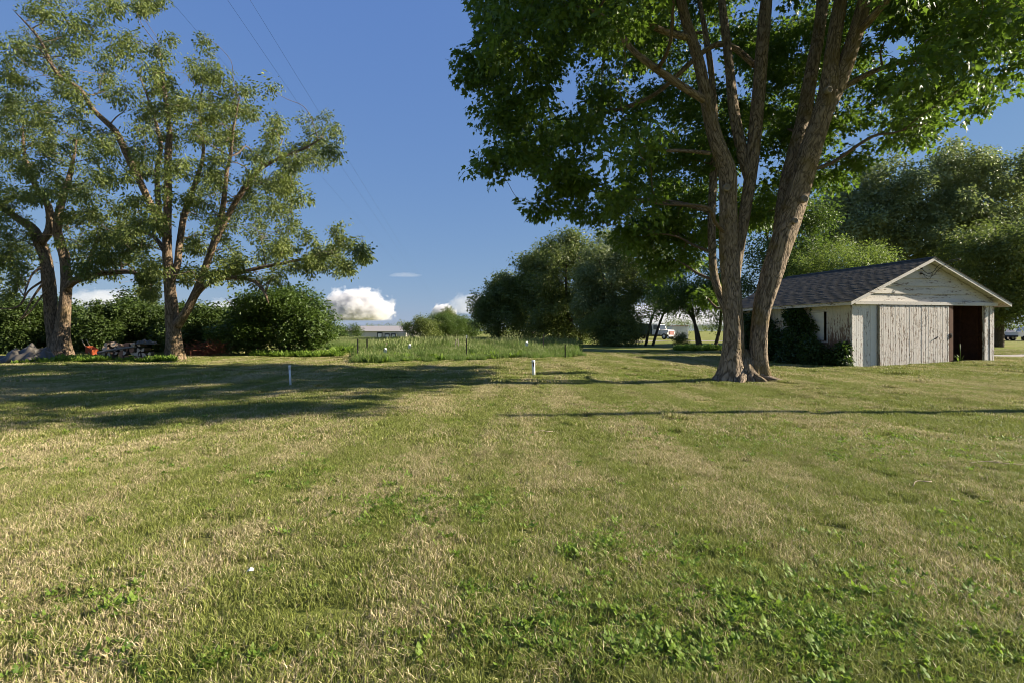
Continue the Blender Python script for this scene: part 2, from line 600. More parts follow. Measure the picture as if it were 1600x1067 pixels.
M['peel_door'] = mat_peel('peeling_door_boards', (.13, .095, .07), (.33, .26, .21), (.78, .72, .66), .66, .3)
M['peel_panel'] = mat_peel('peeling_panel_boards', (.10, .07, .05), (.30, .23, .18), (.80, .77, .72), .70, .25)
M['peel_side'] = mat_peel('peeling_side_boards', (.10, .055, .035), (.26, .17, .12), (.68, .62, .52), .12, .3, zbias=.115)
M['gable_paint'] = mat_peel('gable_paint', (.13, .10, .08), (.28, .22, .17), (.62, .58, .52), .72, .22, False)
M['trim_paint'] = mat_peel('trim_paint', (.13, .10, .08), (.3, .24, .19), (.66, .62, .57), .72, .2, False)
M['post_paint'] = mat_peel('post_paint', (.12, .09, .07), (.3, .24, .19), (.72, .68, .63), .62, .25)
M['brown_wood'] = plain('brown_wood', (.13, .07, .045), .85, var=.45)
M['red_wood'] = plain('red_wood', (.085, .038, .024), .85, var=.5)
M['dark_wood'] = plain('dark_wood', (.05, .035, .026), .9, var=.4)
M['shingle'] = plain('shingle', (.088, .079, .066), .95, .1, var=.18, scale=5)
M['white_panel'] = plain('white_panel', (.66, .65, .62), .6, var=.1)
M['iron'] = plain('iron', (.05, .045, .042), .6, .4, .6)
M['white_pvc'] = plain('white_pvc', (.78, .78, .76), .4, .5, var=.08)
M['black'] = plain('black_rubber', (.018, .018, .018), .75)
M['tarp'] = plain('tarp', (.078, .068, .055), .42, .5, var=.35, scale=3)
M['orange'] = plain('orange_paint', (.42, .09, .035), .5, var=.2)
M['handle_wood'] = plain('handle_wood', (.36, .28, .2), .8)
M['gravel'] = plain('gravel', (.30, .265, .23), .95, var=.3, scale=3)
M['metal_wall'] = plain('metal_wall', (.50, .47, .44), .6, var=.04, scale=.2)
M['metal_roof'] = plain('metal_roof', (.30, .275, .26), .6, var=.04, scale=.2)
M['truck_white'] = plain('truck_white', (.62, .58, .56), .4, .5, var=.08, scale=2)
M['grille'] = plain('grille', (.28, .12, .10), .5, var=.3)
M['green_box'] = plain('green_box', (.05, .065, .05), .7)
M['glass'] = plain('dark_glass', (.03, .04, .05), .08, .7, var=.1)
M['grey_wood'] = plain('grey_wood', (.22, .19, .16), .9, var=.4)
M['concrete'] = plain('concrete', (.4, .38, .35), .9)

# ================================================================== THE SETTING
def axis_lines(lo, hi, n0, n1, step):
    a = np.arange(n0, n1 + 1e-6, step)
    left = n0 - np.geomspace(step, n0 - lo, 26)[::-1]
    right = n1 + np.geomspace(step, hi - n1, 26)
    return np.concatenate([left, a, right])

xs = axis_lines(-4500, 4500, -32, 34, .6)
ys = axis_lines(-400, 9000, -4, 64, .6)
GX, GY = np.meshgrid(xs, ys)
GZ = g(GX, GY)
nx, ny = len(xs), len(ys)
Vg = np.stack([GX.ravel(), GY.ravel(), GZ.ravel()], 1)
Fg = [(j * nx + i, j * nx + i + 1, (j + 1) * nx + i + 1, (j + 1) * nx + i) for j in range(ny - 1) for i in range(nx - 1)]
ground = link('ground', mesh('ground', Vg, Fg, True), M['soil'])
ground['kind'] = 'structure'

def strip(name, pts, width, mat, lift=.012):
    """a drive or track laid on the ground"""
    P = spline(pts, 8)
    V, Fc = [], []
    for i, p in enumerate(P):
        t = P[min(i + 1, len(P) - 1)] - P[max(i - 1, 0)]
        t /= np.linalg.norm(t)
        nrm = np.array([-t[1], t[0]])
        for s in (-.5, -.17, .17, .5):
            q = p[:2] + nrm * width * s * (1 + .06 * math.sin(i * 1.7 + s))
            V.append((q[0], q[1], G(*q) + lift))
    for i in range(len(P) - 1):
        for k in range(3):
            Fc.append((i * 4 + k, i * 4 + k + 1, i * 4 + k + 5, i * 4 + k + 4))
    o = link(name, mesh(name, V, Fc, True), mat)
    o['kind'] = 'structure'
    return o
strip('gravel_drive', [(26, 30.2), (36, 31.5), (50, 33), (70, 36)], 1.6, M['gravel'], .02)
strip('farm_road', [(14, 74), (25, 74.5), (42, 76), (80, 80)], 4.0, M['gravel'], .03)

# ---------------------------------------------------------------- mown grass
def grass_patch(name, size, n, h, w, seed, lean=.95):
    rs = np.random.default_rng(seed)
    x = rs.uniform(-size / 2, size / 2, n) ; y = rs.uniform(-size / 2, size / 2, n)
    # tufts: pull blades towards random centres
    tc = rs.uniform(-size / 2, size / 2, (max(4, n // 22), 2))
    k = rs.integers(0, len(tc), n)
    pull = rs.uniform(.0, .8, n)
    x = x * (1 - pull) + tc[k, 0] * pull; y = y * (1 - pull) + tc[k, 1] * pull
    a = rs.uniform(0, 6.283, n)
    hh = h * rs.uniform(.45, 1.15, n); ww = w * rs.uniform(.6, 1.3, n)
    la = rs.uniform(0, 6.283, n); ln = hh * np.abs(rs.normal(0, lean, n))
    lay = rs.uniform(0, 1, n) < .24                # some blades lie almost flat
    ln = np.where(lay, hh * 1.3, ln); hv = np.where(lay, hh * .22, hh)
    cx, cy = np.cos(a) * ww / 2, np.sin(a) * ww / 2
    dx, dy = np.cos(la) * ln, np.sin(la) * ln
    z0 = np.full(n, -.01)
    V = np.stack([
        np.stack([x - cx, y - cy, z0], 1), np.stack([x + cx, y + cy, z0], 1),
        np.stack([x + dx * .35 + cx * .8, y + dy * .35 + cy * .8, hv * .6], 1),
        np.stack([x + dx * .35 - cx * .8, y + dy * .35 - cy * .8, hv * .6], 1),
        np.stack([x + dx, y + dy, hv], 1)], 1).reshape(-1, 3)
    Fc = []
    for i in range(n):
        o = i * 5
        Fc.append((o, o + 1, o + 2, o + 3)); Fc.append((o + 3, o + 2, o + 4))
    rnd = np.repeat(rs.uniform(0, 1, n), 5); rnd2 = np.repeat(rs.uniform(0, 1, n), 5)
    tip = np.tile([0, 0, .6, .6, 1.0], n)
    me = mesh(name, V, Fc, False, {'rnd': ('FLOAT', rnd), 'rnd2': ('FLOAT', rnd2), 'tip': ('FLOAT', tip)})
    me.materials.append(M['blade'])
    return me

FLx, FLy = 14.25, 22.77                                # garage front left corner
GU = Vector((.976, .2165, 0)); GB = Vector((-.2165, .976, 0))
def in_garage(x, y):
    u = (x - FLx) * GU.x + (y - FLy) * GU.y
    b = (x - FLx) * GB.x + (y - FLy) * GB.y
    return (u > -.1) & (u < 7.6) & (b > -.12) & (b < 8.1)

def in_garden(x, y):
    near = 25.4 + (x + 7.3) * .5
    return (y > near) & (y < 46) & (x > -7.6 - .12 * (y - 25)) & (x < 3.4 + .08 * (y - 30))

def lawn_points(y0, y1, cell, margin=2.4, drop=0.0):
    out = []
    y = y0
    while y < y1:
        half = .98 * y + margin
        n = int(2 * half / cell)
        x = np.linspace(-half, half, n) + RNG.uniform(-.5, .5, n) * cell
        yy = y + RNG.uniform(-.5, .5, n) * cell
        out.append(np.stack([x, yy], 1))
        y += cell
    P = np.vstack(out)
    k = ~in_garage(P[:, 0], P[:, 1]) & ~in_garden(P[:, 0], P[:, 1]) & (np.hypot(P[:, 0] - 6.75, P[:, 1] - 16) > .85)
    k &= ~((P[:, 0] > 25) & (abs(P[:, 1] - (30.2 + (P[:, 0] - 26) * .13)) < .9))
    k &= RNG.uniform(0, 1, len(P)) >= drop
    return P[k]

def lay(name, coll, P, label, cat, scl=(.85, 1.2), sink=0.0, tilt=.04):
    n = len(P)
    pts = np.stack([P[:, 0], P[:, 1], g(P[:, 0], P[:, 1]) - sink], 1)
    rot = np.stack([RNG.normal(0, tilt, n), RNG.normal(0, tilt, n), RNG.uniform(0, 6.283, n)], 1)
    o = scatter(name, coll, pts, rot, RNG.uniform(*scl, n))
    return tag(o, label, cat, None, 'stuff')

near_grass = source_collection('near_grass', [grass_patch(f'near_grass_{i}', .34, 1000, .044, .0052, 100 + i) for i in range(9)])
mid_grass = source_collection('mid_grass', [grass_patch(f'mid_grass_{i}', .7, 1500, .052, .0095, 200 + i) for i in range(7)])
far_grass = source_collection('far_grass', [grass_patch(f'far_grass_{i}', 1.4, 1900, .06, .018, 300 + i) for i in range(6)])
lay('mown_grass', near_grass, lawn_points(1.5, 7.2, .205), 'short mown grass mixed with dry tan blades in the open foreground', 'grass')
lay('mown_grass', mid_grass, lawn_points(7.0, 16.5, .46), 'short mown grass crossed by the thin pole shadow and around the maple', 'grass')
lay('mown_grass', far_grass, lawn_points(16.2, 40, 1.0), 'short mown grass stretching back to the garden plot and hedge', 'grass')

# ---------------------------------------------------------------- broad-leaved weeds in the lawn
def rosette(name, n, size, seed, kind='heart', up=.35, mat=None):
    rs = np.random.default_rng(seed)
    V, Fc, Rn = [], [], []
    poly = LEAVES[kind]
    for i in range(n):
        a = rs.uniform(0, 6.283); e = rs.uniform(.1, 1.0) * up * 2
        r0 = rs.uniform(0, .10)
        d = np.array([math.cos(a) * math.cos(e), math.sin(a) * math.cos(e), math.sin(e)])
        c = np.array([math.cos(a) * r0, math.sin(a) * r0, rs.uniform(.012, .05)])
        x = np.array([-math.sin(a), math.cos(a), rs.normal(0, .25)]); z = np.cross(x, d)
        s = size * rs.uniform(.55, 1.25)
        o = len(V)
        V.append(c + d * s * .45 - z * s * .05)
        for px, py in poly:
            V.append(c + x * px * s + d * py * s + z * s * (.2 * abs(px) - .3 * py * py))
        m = len(poly)
        Fc += [(o, o + 1 + j, o + 1 + (j + 1) % m) for j in range(m)]
        Rn += [rs.uniform()] * (m + 1)
    me = mesh(name, V, Fc, False, {'rnd': ('FLOAT', Rn)})
    me.materials.append(mat or M['weed_leaf'])
    return me

lawn_weeds = source_collection('lawn_weeds', [rosette(f'lawn_weeds_{i}', 16 + i, .026 + .005 * (i % 3), 400 + i, 'oval' if i % 3 == 0 else 'heart') for i in range(6)])
WP = []
def weedspot(px, py, rx, ry, n):
    d = F * CAMH / (py - HOR); x = (px - CX) / F * d
    n = int(n * 1.9); a = RNG.normal(0, 1, (n, 2))
    WP.append(np.stack([x + a[:, 0] * rx, d + a[:, 1] * ry], 1))
for s in [(630, 800, .30, .35, 90), (760, 800, .16, .2, 30), (940, 870, .25, .15, 45), (1180, 960, .42, .2, 110), (1290, 1010, .22, .16, 70),
          (850, 960, .25, .16, 45), (800, 1020, .3, .1, 40), (1040, 1040, .3, .1, 60), (1400, 920, .3, .2, 50), (200, 950, .07, .06, 12),
          (470, 745, .4, .3, 50), (1180, 690, 1.2, .5, 130), (1350, 700, 1.2, .5, 150), (1480, 720, .7, .4, 90), (1000, 640, 1.6, .5, 120),
          (900, 590, 2.0, .8, 170), (1010, 585, 1.6, .8, 150), (120, 720, .7, .4, 45), (60, 950, .2, .2, 20), (1560, 860, .3, .3, 40), (560, 640, 2, .8, 60),
          (1330, 600, 1.0, .6, 60), (300, 1040, .3, .1, 20), (1100, 880, .2, .2, 30), (1500, 1020, .25, .12, 35)]:
    weedspot(*s)
w = RNG.uniform(0, 1, (700, 2)); wy = 1.8 + 12 * w[:, 1] ** .8
WP.append(np.stack([(w[:, 0] * 2 - 1) * wy, wy], 1))
lay('lawn_weeds', lawn_weeds, np.vstack(WP), 'patches of broad-leaved green weeds and clover growing through the lawn', 'weeds', (.42, .92), 0, .15)

# ================================================================== BIG MAPLE
maple_spray = spray_meshes('maple_spray', M['maple_leaf'], 'maple', 8, 22, .165, .40, .55, .55, seed=5)
MD = 15.9
mb = onground(1163, MD)
T = Tree('maple_tree', mb, 'huge forked maple with two pale trunks leaning apart, beside the old garage', seed=3)
def limb_px(T, pts, mat, name='limb', d0=MD, dd=0.0, wf=1.0, **kw):
    """points are (column, row, width in columns); depth drifts by dd along the limb"""
    n = len(pts)
    P, W = [], []
    for i, (px, py, w) in enumerate(pts):
        d = d0 + dd * i / max(1, n - 1)
        P.append(at(px, py, d)); W.append(wf * w / 2 * d / F * (.3 if i == n - 1 else 1))
    T.limb(P, W, mat, name, **kw)
BK = M['maple_bark']
T.limb([mb + Vector((0, .12, -.15)), mb + Vector((0, .14, .25)), mb + Vector((0, .18, .62)), mb + Vector((0, .2, .9))], [.47, .43, .33, .18], BK, 'trunk', sides=40, rough=.10, flare=(.40, .30, .55), k=8)
limb_px(T, [(1140, 603, 40), (1144, 560, 36), (1146, 514, 33), (1142, 441, 32), (1138, 392, 31), (1138, 319, 29), (1136, 268, 31), (1120, 222, 26), (1107, 173, 22), (1092, 100, 19),
            (1068, 20, 17), (1056, -50, 15), (1048, -150, 11), (1040, -260, 6)], BK, 'trunk', sides=30, rough=.07, wf=.88, flare=(.85, .36, .55), dd=-.4, k=9)
limb_px(T, [(1184, 603, 34), (1185, 545, 29), (1190, 490, 31), (1203, 441, 36), (1218, 392, 39), (1233, 343, 40), (1248, 295, 40), (1263, 246, 37), (1279, 197, 35), (1294, 149, 33),
            (1301, 80, 25), (1314, 0, 22), (1328, -90, 17), (1335, -220, 9)], BK, 'trunk', sides=30, rough=.07, wf=.86, flare=(.9, .36, .55), dd=-.2, k=9)
limb_px(T, [(1296, 160, 26), (1313, 120, 27), (1332, 70, 23), (1352, 0, 20), (1375, -90, 15), (1392, -200, 8)], BK, d0=15.85, dd=-.6, sides=18)
limb_px(T, [(1340, 52, 12), (1362, 28, 12), (1392, -5, 10), (1440, -50, 8), (1500, -90, 5)], BK, d0=15.5, dd=-1.5, sides=10)
limb_px(T, [(1216, 360, 16), (1227, 300, 20), (1242, 240, 22), (1256, 180, 21), (1268, 110, 19), (1281, 40, 17), (1288, -40, 16), (1290, -160, 9)], BK, d0=16.3, dd=1.0, sides=16)
limb_px(T, [(1148, 520, 16), (1149, 440, 15), (1155, 392, 15), (1164, 330, 17), (1173, 270, 19), (1181, 200, 20), (1187, 130, 19), (1192, 60, 19), (1199, -20, 16), (1210, -150, 9)], BK, d0=16.3, dd=1.0, sides=16)
limb_px(T, [(1172, 285, 16), (1158, 230, 17), (1146, 170, 16), (1138, 90, 13), (1128, 0, 11), (1120, -110, 6)], BK, d0=16.7, dd=1.5, sides=12)
limb_px(T, [(1140, 500, 12), (1126, 465, 12), (1115, 425, 12), (1112, 350, 12), (1114, 290, 12), (1117, 210, 11), (1112, 120, 9), (1100, 40, 8), (1085, -40, 5)], BK, d0=16.4, dd=1.8, sides=14)
limb_px(T, [(1102, 158, 12), (1062, 133, 12), (1016, 101, 11), (986, 76, 9), (960, 40, 8), (925, 18, 6), (880, 5, 4)], BK, d0=15.6, dd=-1.0, sides=10)
limb_px(T, [(1110, 240, 7), (1068, 236, 6), (1035, 235, 5), (990, 225, 3)], BK, d0=15.7, dd=.4, sides=8)
limb_px(T, [(1080, 60, 11), (1045, 52, 10), (1012, 38, 9), (960, 10, 6)], BK, d0=15.6, dd=-.5, sides=8)
limb_px(T, [(1108, 330, 9), (1060, 318, 7), (990, 310, 6), (920, 290, 4), (850, 270, 3)], BK, d0=17.2, dd=.6, sides=8)
limb_px(T, [(1190, 110, 10), (1120, 70, 9), (1020, 150, 7), (930, 180, 5), (850, 190, 3)], BK, d0=17.5, dd=1.0, sides=8)
limb_px(T, [(1262, 180, 10), (1330, 130, 9), (1400, 100, 7), (1480, 90, 5), (1560, 80, 3)], BK, d0=16.8, dd=1.0, sides=8)
for a_, L_, r_ in ((200, 1.25, .13), (245, 1.1, .12), (290, 1.0, .12), (330, 1.3, .13), (20, 1.2, .12), (110, 1.1, .12)):
    ca_, sa_ = math.cos(R(a_)), math.sin(R(a_))
    P_ = [(mb.x + ca_ * q, mb.y + sa_ * q * .8 + .03 * math.sin(q * 6), G(mb.x + ca_ * q, mb.y + sa_ * q * .8) + zz) for q, zz in ((.25, .28), (.5, .12), (.8, .03), (L_, -.06))]
    T.limb(P_, [r_ * 1.25, r_, r_ * .75, r_ * .4], BK, 'root', sides=9, rough=.12, k=4)
# pruning scars
for (px, py, d, r) in ((1136, 293, 15.42, .10), (1258, 311, 15.38, .10), (1296, 140, 15.35, .10), (1243, 345, 15.4, .08)):
    c = at(px, py, d)
    MB().lathe([(r, -.12), (r * 1.05, 0.0), (r * .75, .025), (r * .4, -.03)], (0, 0, 0), 10).build('branch_scar', M['grey_wood'], T.root, True)
    s = bpy.context.scene.collection.objects[-1]
    s.location = c - mb; s.rotation_euler = (R(90), 0, R(random.uniform(-15, 15)))

LOWER = np.array([(680, 120), (735, 285), (790, 290), (830, 345), (900, 350), (980, 400), (1040, 455), (1110, 490), (1200, 420), (1300, 320), (1400, 265), (1500, 190), (1560, 165), (1640, 95)], float)
def maple_ok(q, pad=0.0):
    x, y, z = q[:, 0], q[:, 1], q[:, 2]
    px = CX + F * x / y; py = HOR - F * (z - CAMH) / y
    ok = py < np.interp(px, LOWER[:, 0], LOWER[:, 1]) - pad * F / y
    front = (y < 16.9) & (px > 1035) & (px < 1390) & (py > -12 - pad * F / y)
    left = px > 722 + 14 * np.sin(py * .045) + 10 * np.sin(py * .11) + pad * F / y * .6
    return ok & ~front & left
rs = np.random.default_rng(21)
cl = []
while len(cl) < 400:
    c = blob(rs, 60, (7.4, 16.6, 10.6), (8.9, 8.2, 7.2), .42, 4.4, (.7, 1.2))
    a = np.array(c)
    cl += [c[i] for i in np.nonzero(maple_ok(a[:, :3], .55))[0]]
cl = cl[:400]
# boughs at the edge of the crown
for (px, py, d, r) in ((760, 30, 15, .9), (745, 85, 15.5, .7), (780, 180, 15.5, .8), (765, 260, 16, .7), (800, 240, 15, .9), (850, 330, 16.5, .7), (880, 280, 16, 1.0), (830, 120, 15, .9), (930, 340, 17, .9),
                       (1000, 370, 17.5, .9), (1060, 400, 18, .9), (1030, 420, 18.5, .8), (1080, 440, 19, .8), (1110, 420, 19.5, .8), (1090, 380, 19, .9), (1020, 350, 18, .9), (1180, 400, 20, .8), (1050, 360, 19, .9), (1105, 465, 19.5, .6), (1500, 60, 15, 1.0), (1560, 30, 15, 1.0), (1590, 60, 16, .8), (1530, 170, 17, .5), (1470, 150, 17, .8), (1400, 220, 18, .9), (1330, 290, 18.5, .8),
                       (1080, 330, 18, 1), (1200, 330, 19, 1.1), (1210, 230, 19, 1.1), (1150, 350, 19, 1), (1060, 250, 18, 1.1), (960, 300, 17, 1.0), (900, 200, 16, 1.1), (1000, 200, 17, 1.1), (1330, 180, 18.5, 1.1)):
    cl.append((*at(px, py, d), r))
def off_peg(c):  # crown opened for the light: clusters that would shade the stouter post are dropped
    k = (c[2] - .4) / math.tan(SUN_EL)
    sx, sy = c[0] - k * math.cos(SUN_AZ), c[1] - k * math.sin(SUN_AZ)
    return math.hypot(sx - .74, sy - 18.5) > .9 + c[3] * .9
cl = [c for c in cl if off_peg(c)]
T.grow(cl, .11)
T.leaves(cl, maple_spray, 19, (.8, 1.25), .5, .45, keep=lambda p: maple_ok(p, .12))
T.branches(M['branch_bark'])

# ================================================================== THE TWO ELMS
elm_spray = spray_meshes('elm_spray', M['elm_leaf'], 'oval', 8, 34, .13, .38, .7, .85, seed=6)
def px_clusters(lst, d, zspread, rs, extra=1, jit=.5):
    out = []
    for (px, py, r) in lst:
        for k in range(extra):
            dd = d + rs.normal(0, zspread)
            p = at(px + rs.normal(0, r * jit), py + rs.normal(0, r * jit * .8), dd)
            out.append((*p, r * .48 * d / F * rs.uniform(.6, 1.4)))
    return out
EB = M['elm_bark']
DA = 27.7
ea = onground(274, DA)
A = Tree('elm_tree', ea, 'tall open-crowned elm with many rising limbs, at the end of the log pile', seed=8)
limb_px(A, [(274, 567, 26), (271, 524, 21), (268, 482, 18), (265, 441, 16), (262, 400, 14), (261, 356, 12), (262, 300, 11), (263, 240, 10), (265, 205, 8), (258, 150, 6), (250, 80, 4)], EB, 'trunk', DA, .3, sides=24, rough=.08, flare=(.25, .6, .3))
limb_px(A, [(262, 372, 13), (250, 345, 12), (240, 330, 11), (221, 289, 10), (199, 244, 10), (180, 206, 9), (146, 172, 7), (124, 139, 6), (90, 116, 5), (60, 60, 4), (20, 15, 3)], EB, d0=DA, dd=-1.5)
limb_px(A, [(252, 345, 8), (247, 310, 8), (246, 262, 7), (251, 228, 6), (240, 180, 4), (215, 110, 3)], EB, d0=DA, dd=1.5)
limb_px(A, [(276, 508, 16), (288, 492, 13), (299, 472, 12), (313, 441, 11), (326, 405, 10), (340, 360, 10), (349, 319, 8), (354, 270, 6), (361, 240, 5), (365, 200, 4), (375, 150, 3)], EB, d0=DA, dd=-1.2)
limb_px(A, [(318, 425, 8), (330, 395, 8), (350, 350, 8), (371, 311, 8), (405, 266, 7), (439, 247, 5), (476, 232, 4), (505, 215, 3)], EB, d0=DA - .5, dd=-1.5)
limb_px(A, [(268, 440, 11), (277, 415, 10), (281, 380, 10), (288, 335, 9), (304, 289, 7), (318, 240, 5), (312, 180, 4), (318, 120, 3)], EB, d0=DA, dd=1.5)
limb_px(A, [(300, 470, 10), (313, 453, 9), (330, 441, 8), (360, 434, 7), (395, 439, 6), (412, 455, 5), (420, 475, 3)], EB, d0=DA - .2, dd=-1.5)
limb_px(A, [(330, 441, 6), (380, 425, 6), (440, 412, 5), (490, 402, 4), (530, 395, 3)], EB, d0=DA - .4, dd=.8)
limb_px(A, [(262, 400, 8), (240, 370, 6), (215, 365, 5), (195, 385, 3)], EB, d0=DA, dd=1)
rs = np.random.default_rng(31)
LA = [(60, 15, 38), (110, 20, 40), (165, 25, 40), (210, 12, 38), (240, 5, 18), (35, 70, 30), (85, 75, 36), (140, 80, 38), (190, 80, 32), (40, 110, 28), (100, 130, 36), (160, 130, 34), (245, 85, 26), (255, 120, 24),
      (305, 95, 28), (320, 115, 20), (70, 165, 30), (130, 180, 30), (215, 160, 30), (255, 175, 30), (200, 215, 32), (250, 215, 32), (290, 205, 28), (375, 130, 26), (360, 160, 24), (330, 180, 24), (400, 180, 24), (350, 195, 24),
      (490, 200, 32), (475, 235, 26), (510, 235, 20), (430, 225, 26), (400, 235, 22), (455, 255, 18), (345, 235, 20), (280, 260, 28), (320, 275, 28), (240, 265, 26), (350, 290, 26), (390, 290, 28), (430, 290, 24), (455, 285, 16),
      (370, 330, 28), (410, 335, 30), (445, 325, 22), (460, 365, 20), (340, 340, 22), (300, 320, 22), (400, 380, 28), (440, 390, 24), (350, 390, 22), (310, 380, 18), (375, 420, 20), (420, 425, 22), (460, 415, 20),
      (515, 400, 22), (545, 385, 22), (560, 400, 14), (490, 410, 14), (535, 415, 14), (230, 320, 20), (215, 360, 22), (200, 390, 22), (225, 400, 22), (250, 350, 16), (205, 270, 22), (160, 230, 20), (280, 160, 18), (345, 430, 14), (240, 425, 14), (300, 430, 14)]
ca = px_clusters(LA, DA, 2.2, rs, 6, .64)
A.grow(ca, .09, 5, .1)
A.leaves(ca, elm_spray, 7, (.7, 1.3), .75, .6, twigs=2)
A.branches(M['branch_bark'])

DB = 30.5
eb = onground(96, DB)
B = Tree('elm_tree', eb, 'twin-stemmed elm, one stem dark and one pale, behind the tarp-covered heap', seed=9)
limb_px(B, [(97, 563, 27), (96, 540, 24), (97, 520, 21), (100, 490, 17), (103, 455, 15), (103, 430, 14), (100, 400, 14), (90, 360, 12), (95, 322, 10), (110, 270, 7), (120, 220, 5)], EB, 'trunk', DB, .3, sides=24, rough=.08, flare=(.3, .6, .3))
limb_px(B, [(88, 563, 20), (83, 530, 16), (80, 495, 17), (78, 460, 18), (75, 430, 17), (70, 400, 16), (58, 372, 16), (49, 356, 13), (22, 338, 10), (-10, 310, 7), (-40, 280, 5)], EB, 'trunk', DB + .2, .5, sides=20, rough=.08, flare=(.3, .6, .3))
limb_px(B, [(64, 380, 12), (78, 358, 12), (75, 322, 10), (56, 292, 8), (40, 250, 6), (35, 200, 4)], EB, d0=DB + .3, dd=1)
limb_px(B, [(104, 452, 11), (114, 441, 11), (130, 434, 10), (160, 428, 8), (200, 425, 7), (220, 432, 5), (240, 446, 3)], EB, d0=DB, dd=-1)
limb_px(B, [(125, 436, 7), (138, 415, 7), (148, 385, 6), (160, 350, 4)], EB, d0=DB - .2, dd=.5)
# dead lower boughs hanging towards the lawn
for pts in ([(66, 440, 4), (45, 455, 3), (30, 478, 3), (5, 483, 2), (-20, 478, 1.4)], [(66, 445, 4), (50, 468, 3), (38, 492, 2.4), (28, 500, 1.4)], [(74, 452, 3), (60, 470, 2.5), (45, 490, 2), (30, 502, 1.2)], [(64, 418, 4), (50, 430, 3), (40, 455, 2.4), (37, 466, 1.2)]):
    limb_px(B, pts, EB, 'dead_branch', DB - .3, -.9, sides=6)
LB = [(15, 180, 26), (30, 215, 28), (10, 235, 28), (60, 235, 28), (95, 230, 26), (130, 245, 28), (30, 270, 30), (80, 275, 30), (125, 285, 30), (165, 280, 24), (10, 310, 30), (50, 310, 26), (100, 315, 28), (145, 325, 30), (185, 330, 24),
      (15, 350, 30), (120, 355, 28), (160, 365, 28), (195, 360, 20), (20, 390, 30), (-10, 400, 30), (45, 405, 22), (120, 390, 24), (160, 400, 24), (195, 395, 20), (10, 435, 26), (35, 430, 18), (140, 420, 18), (175, 415, 16), (-30, 440, 30), (-30, 350, 34), (-30, 280, 34), (-25, 210, 30), (-60, 320, 34),
      (20, 150, 22), (60, 190, 22), (225, 440, 10), (240, 452, 10)]
cb = px_clusters(LB, DB, 2.2, rs, 6, .64)
B.grow(cb, .09, 5, .1)
B.leaves(cb, elm_spray, 8, (.7, 1.3), .75, .6, twigs=2)
B.branches(M['branch_bark'])

# ================================================================== OTHER TREES AND SHRUBS
far_spray = {k: spray_meshes('far_' + k, M[m], kind, 6, 30, sz, .85, .4, .8, seed=s) for k, m, kind, sz, s in
             (('dark', 'dark_leaf', 'oval', .30, 41), ('silver', 'silver_leaf', 'heart', .24, 42), ('green', 'shrub_leaf', 'oval', .26, 43))}
shrub_spray = spray_meshes('shrub_spray', M['shrub_leaf'], 'heart', 6, 26, .13, .42, .3, .9, seed=44)
pale_spray = spray_meshes('pale_spray', M['pale_leaf'], 'oval', 6, 30, .13, .5, .3, .8, seed=45)
vine_spray = spray_meshes('vine_spray', M['vine_leaf'], 'heart', 6, 22, .095, .26, .4, .9, seed=46)

def quick_tree(name, label, px, d, crowns, coll, n, per, csize, scl, bark='dark_bark', trunk=.25, group=None, seed=1, stems=((0, 0),), flat=.8, cat='tree', tilt=.5):
    """crowns: (column, row, half width in columns, half height in rows, depth radius) at distance d"""
    b = onground(px, d)
    T = Tree(name, b, label, cat, group, seed)
    ells = []
    for (cx, cy, rx, ry, rd) in crowns:
        c = at(cx, cy, d)
        ells.append((c, (rx * d / F, rd, ry * d / F)))
    top = max(c.z + r[2] * .4 for c, r in ells)
    for (sx, lean) in stems:
        p0 = b + Vector((sx, 0, -.2))
        tgt = ells[int(T.rs.integers(len(ells)))][0]
        p3 = Vector((tgt.x + lean, tgt.y + T.rs.normal(0, .3), top))
        T.limb([p0, p0.lerp(p3, .3) + Vector((T.rs.normal(0, .15), 0, 0)), p0.lerp(p3, .65) + Vector((T.rs.normal(0, .25), 0, 0)), p3], [trunk * 1.15, trunk * .85, trunk * .6, trunk * .2], M[bark], 'trunk', sides=9, k=5)
    cl = []
    tot = sum(r[0] * r[2] for c, r in ells)
    for c, r in ells:
        cl += blob(T.rs, max(4, int(n * r[0] * r[2] / tot)), c, r, .4, b.z + .1, csize)
    T.grow(cl, trunk * .45, 4, .1)
    T.leaves(cl, coll, per, scl, flat, tilt, keep=lambda p: p[:, 2] > g(p[:, 0], p[:, 1]) + .05)
    T.branches(M['branch_bark'])
    return T

W = 'trees of the dark shelter belt'
quick_tree('shelterbelt_tree', 'low dark tree at the outer end of the shelter belt, next to open sky', 778, 76, [(780, 490, 36, 40, 4), (790, 455, 24, 30, 3)], far_spray['dark'], 60, 16, (1.2, 1.8), (.8, 1.3), seed=51, group=W)
quick_tree('shelterbelt_tree', 'middling dark tree in the shelter belt, stepping up to its tallest tree', 832, 72, [(832, 470, 46, 64, 4.5), (836, 425, 30, 36, 3.5)], far_spray['dark'], 85, 16, (1.2, 1.8), (.8, 1.3), seed=52, group=W)
quick_tree('shelterbelt_tree', 'tallest broad dark tree of the shelter belt, behind the maple boughs', 892, 66, [(892, 430, 56, 68, 4.5), (885, 495, 60, 36, 4)], far_spray['dark'], 110, 16, (1.1, 1.7), (.75, 1.2), seed=53, group=W, stems=((0, 0), (1.2, 1)))
quick_tree('shelterbelt_tree', 'fine-leaved greyer tree of the shelter belt with a bare reddish trunk foot', 950, 58, [(950, 425, 44, 60, 4), (935, 480, 40, 34, 3.5)], far_spray['silver'], 75, 15, (1.0, 1.5), (.6, 1.0), seed=54, group=W, stems=((0, 0), (.5, 1), (-.6, -1)))
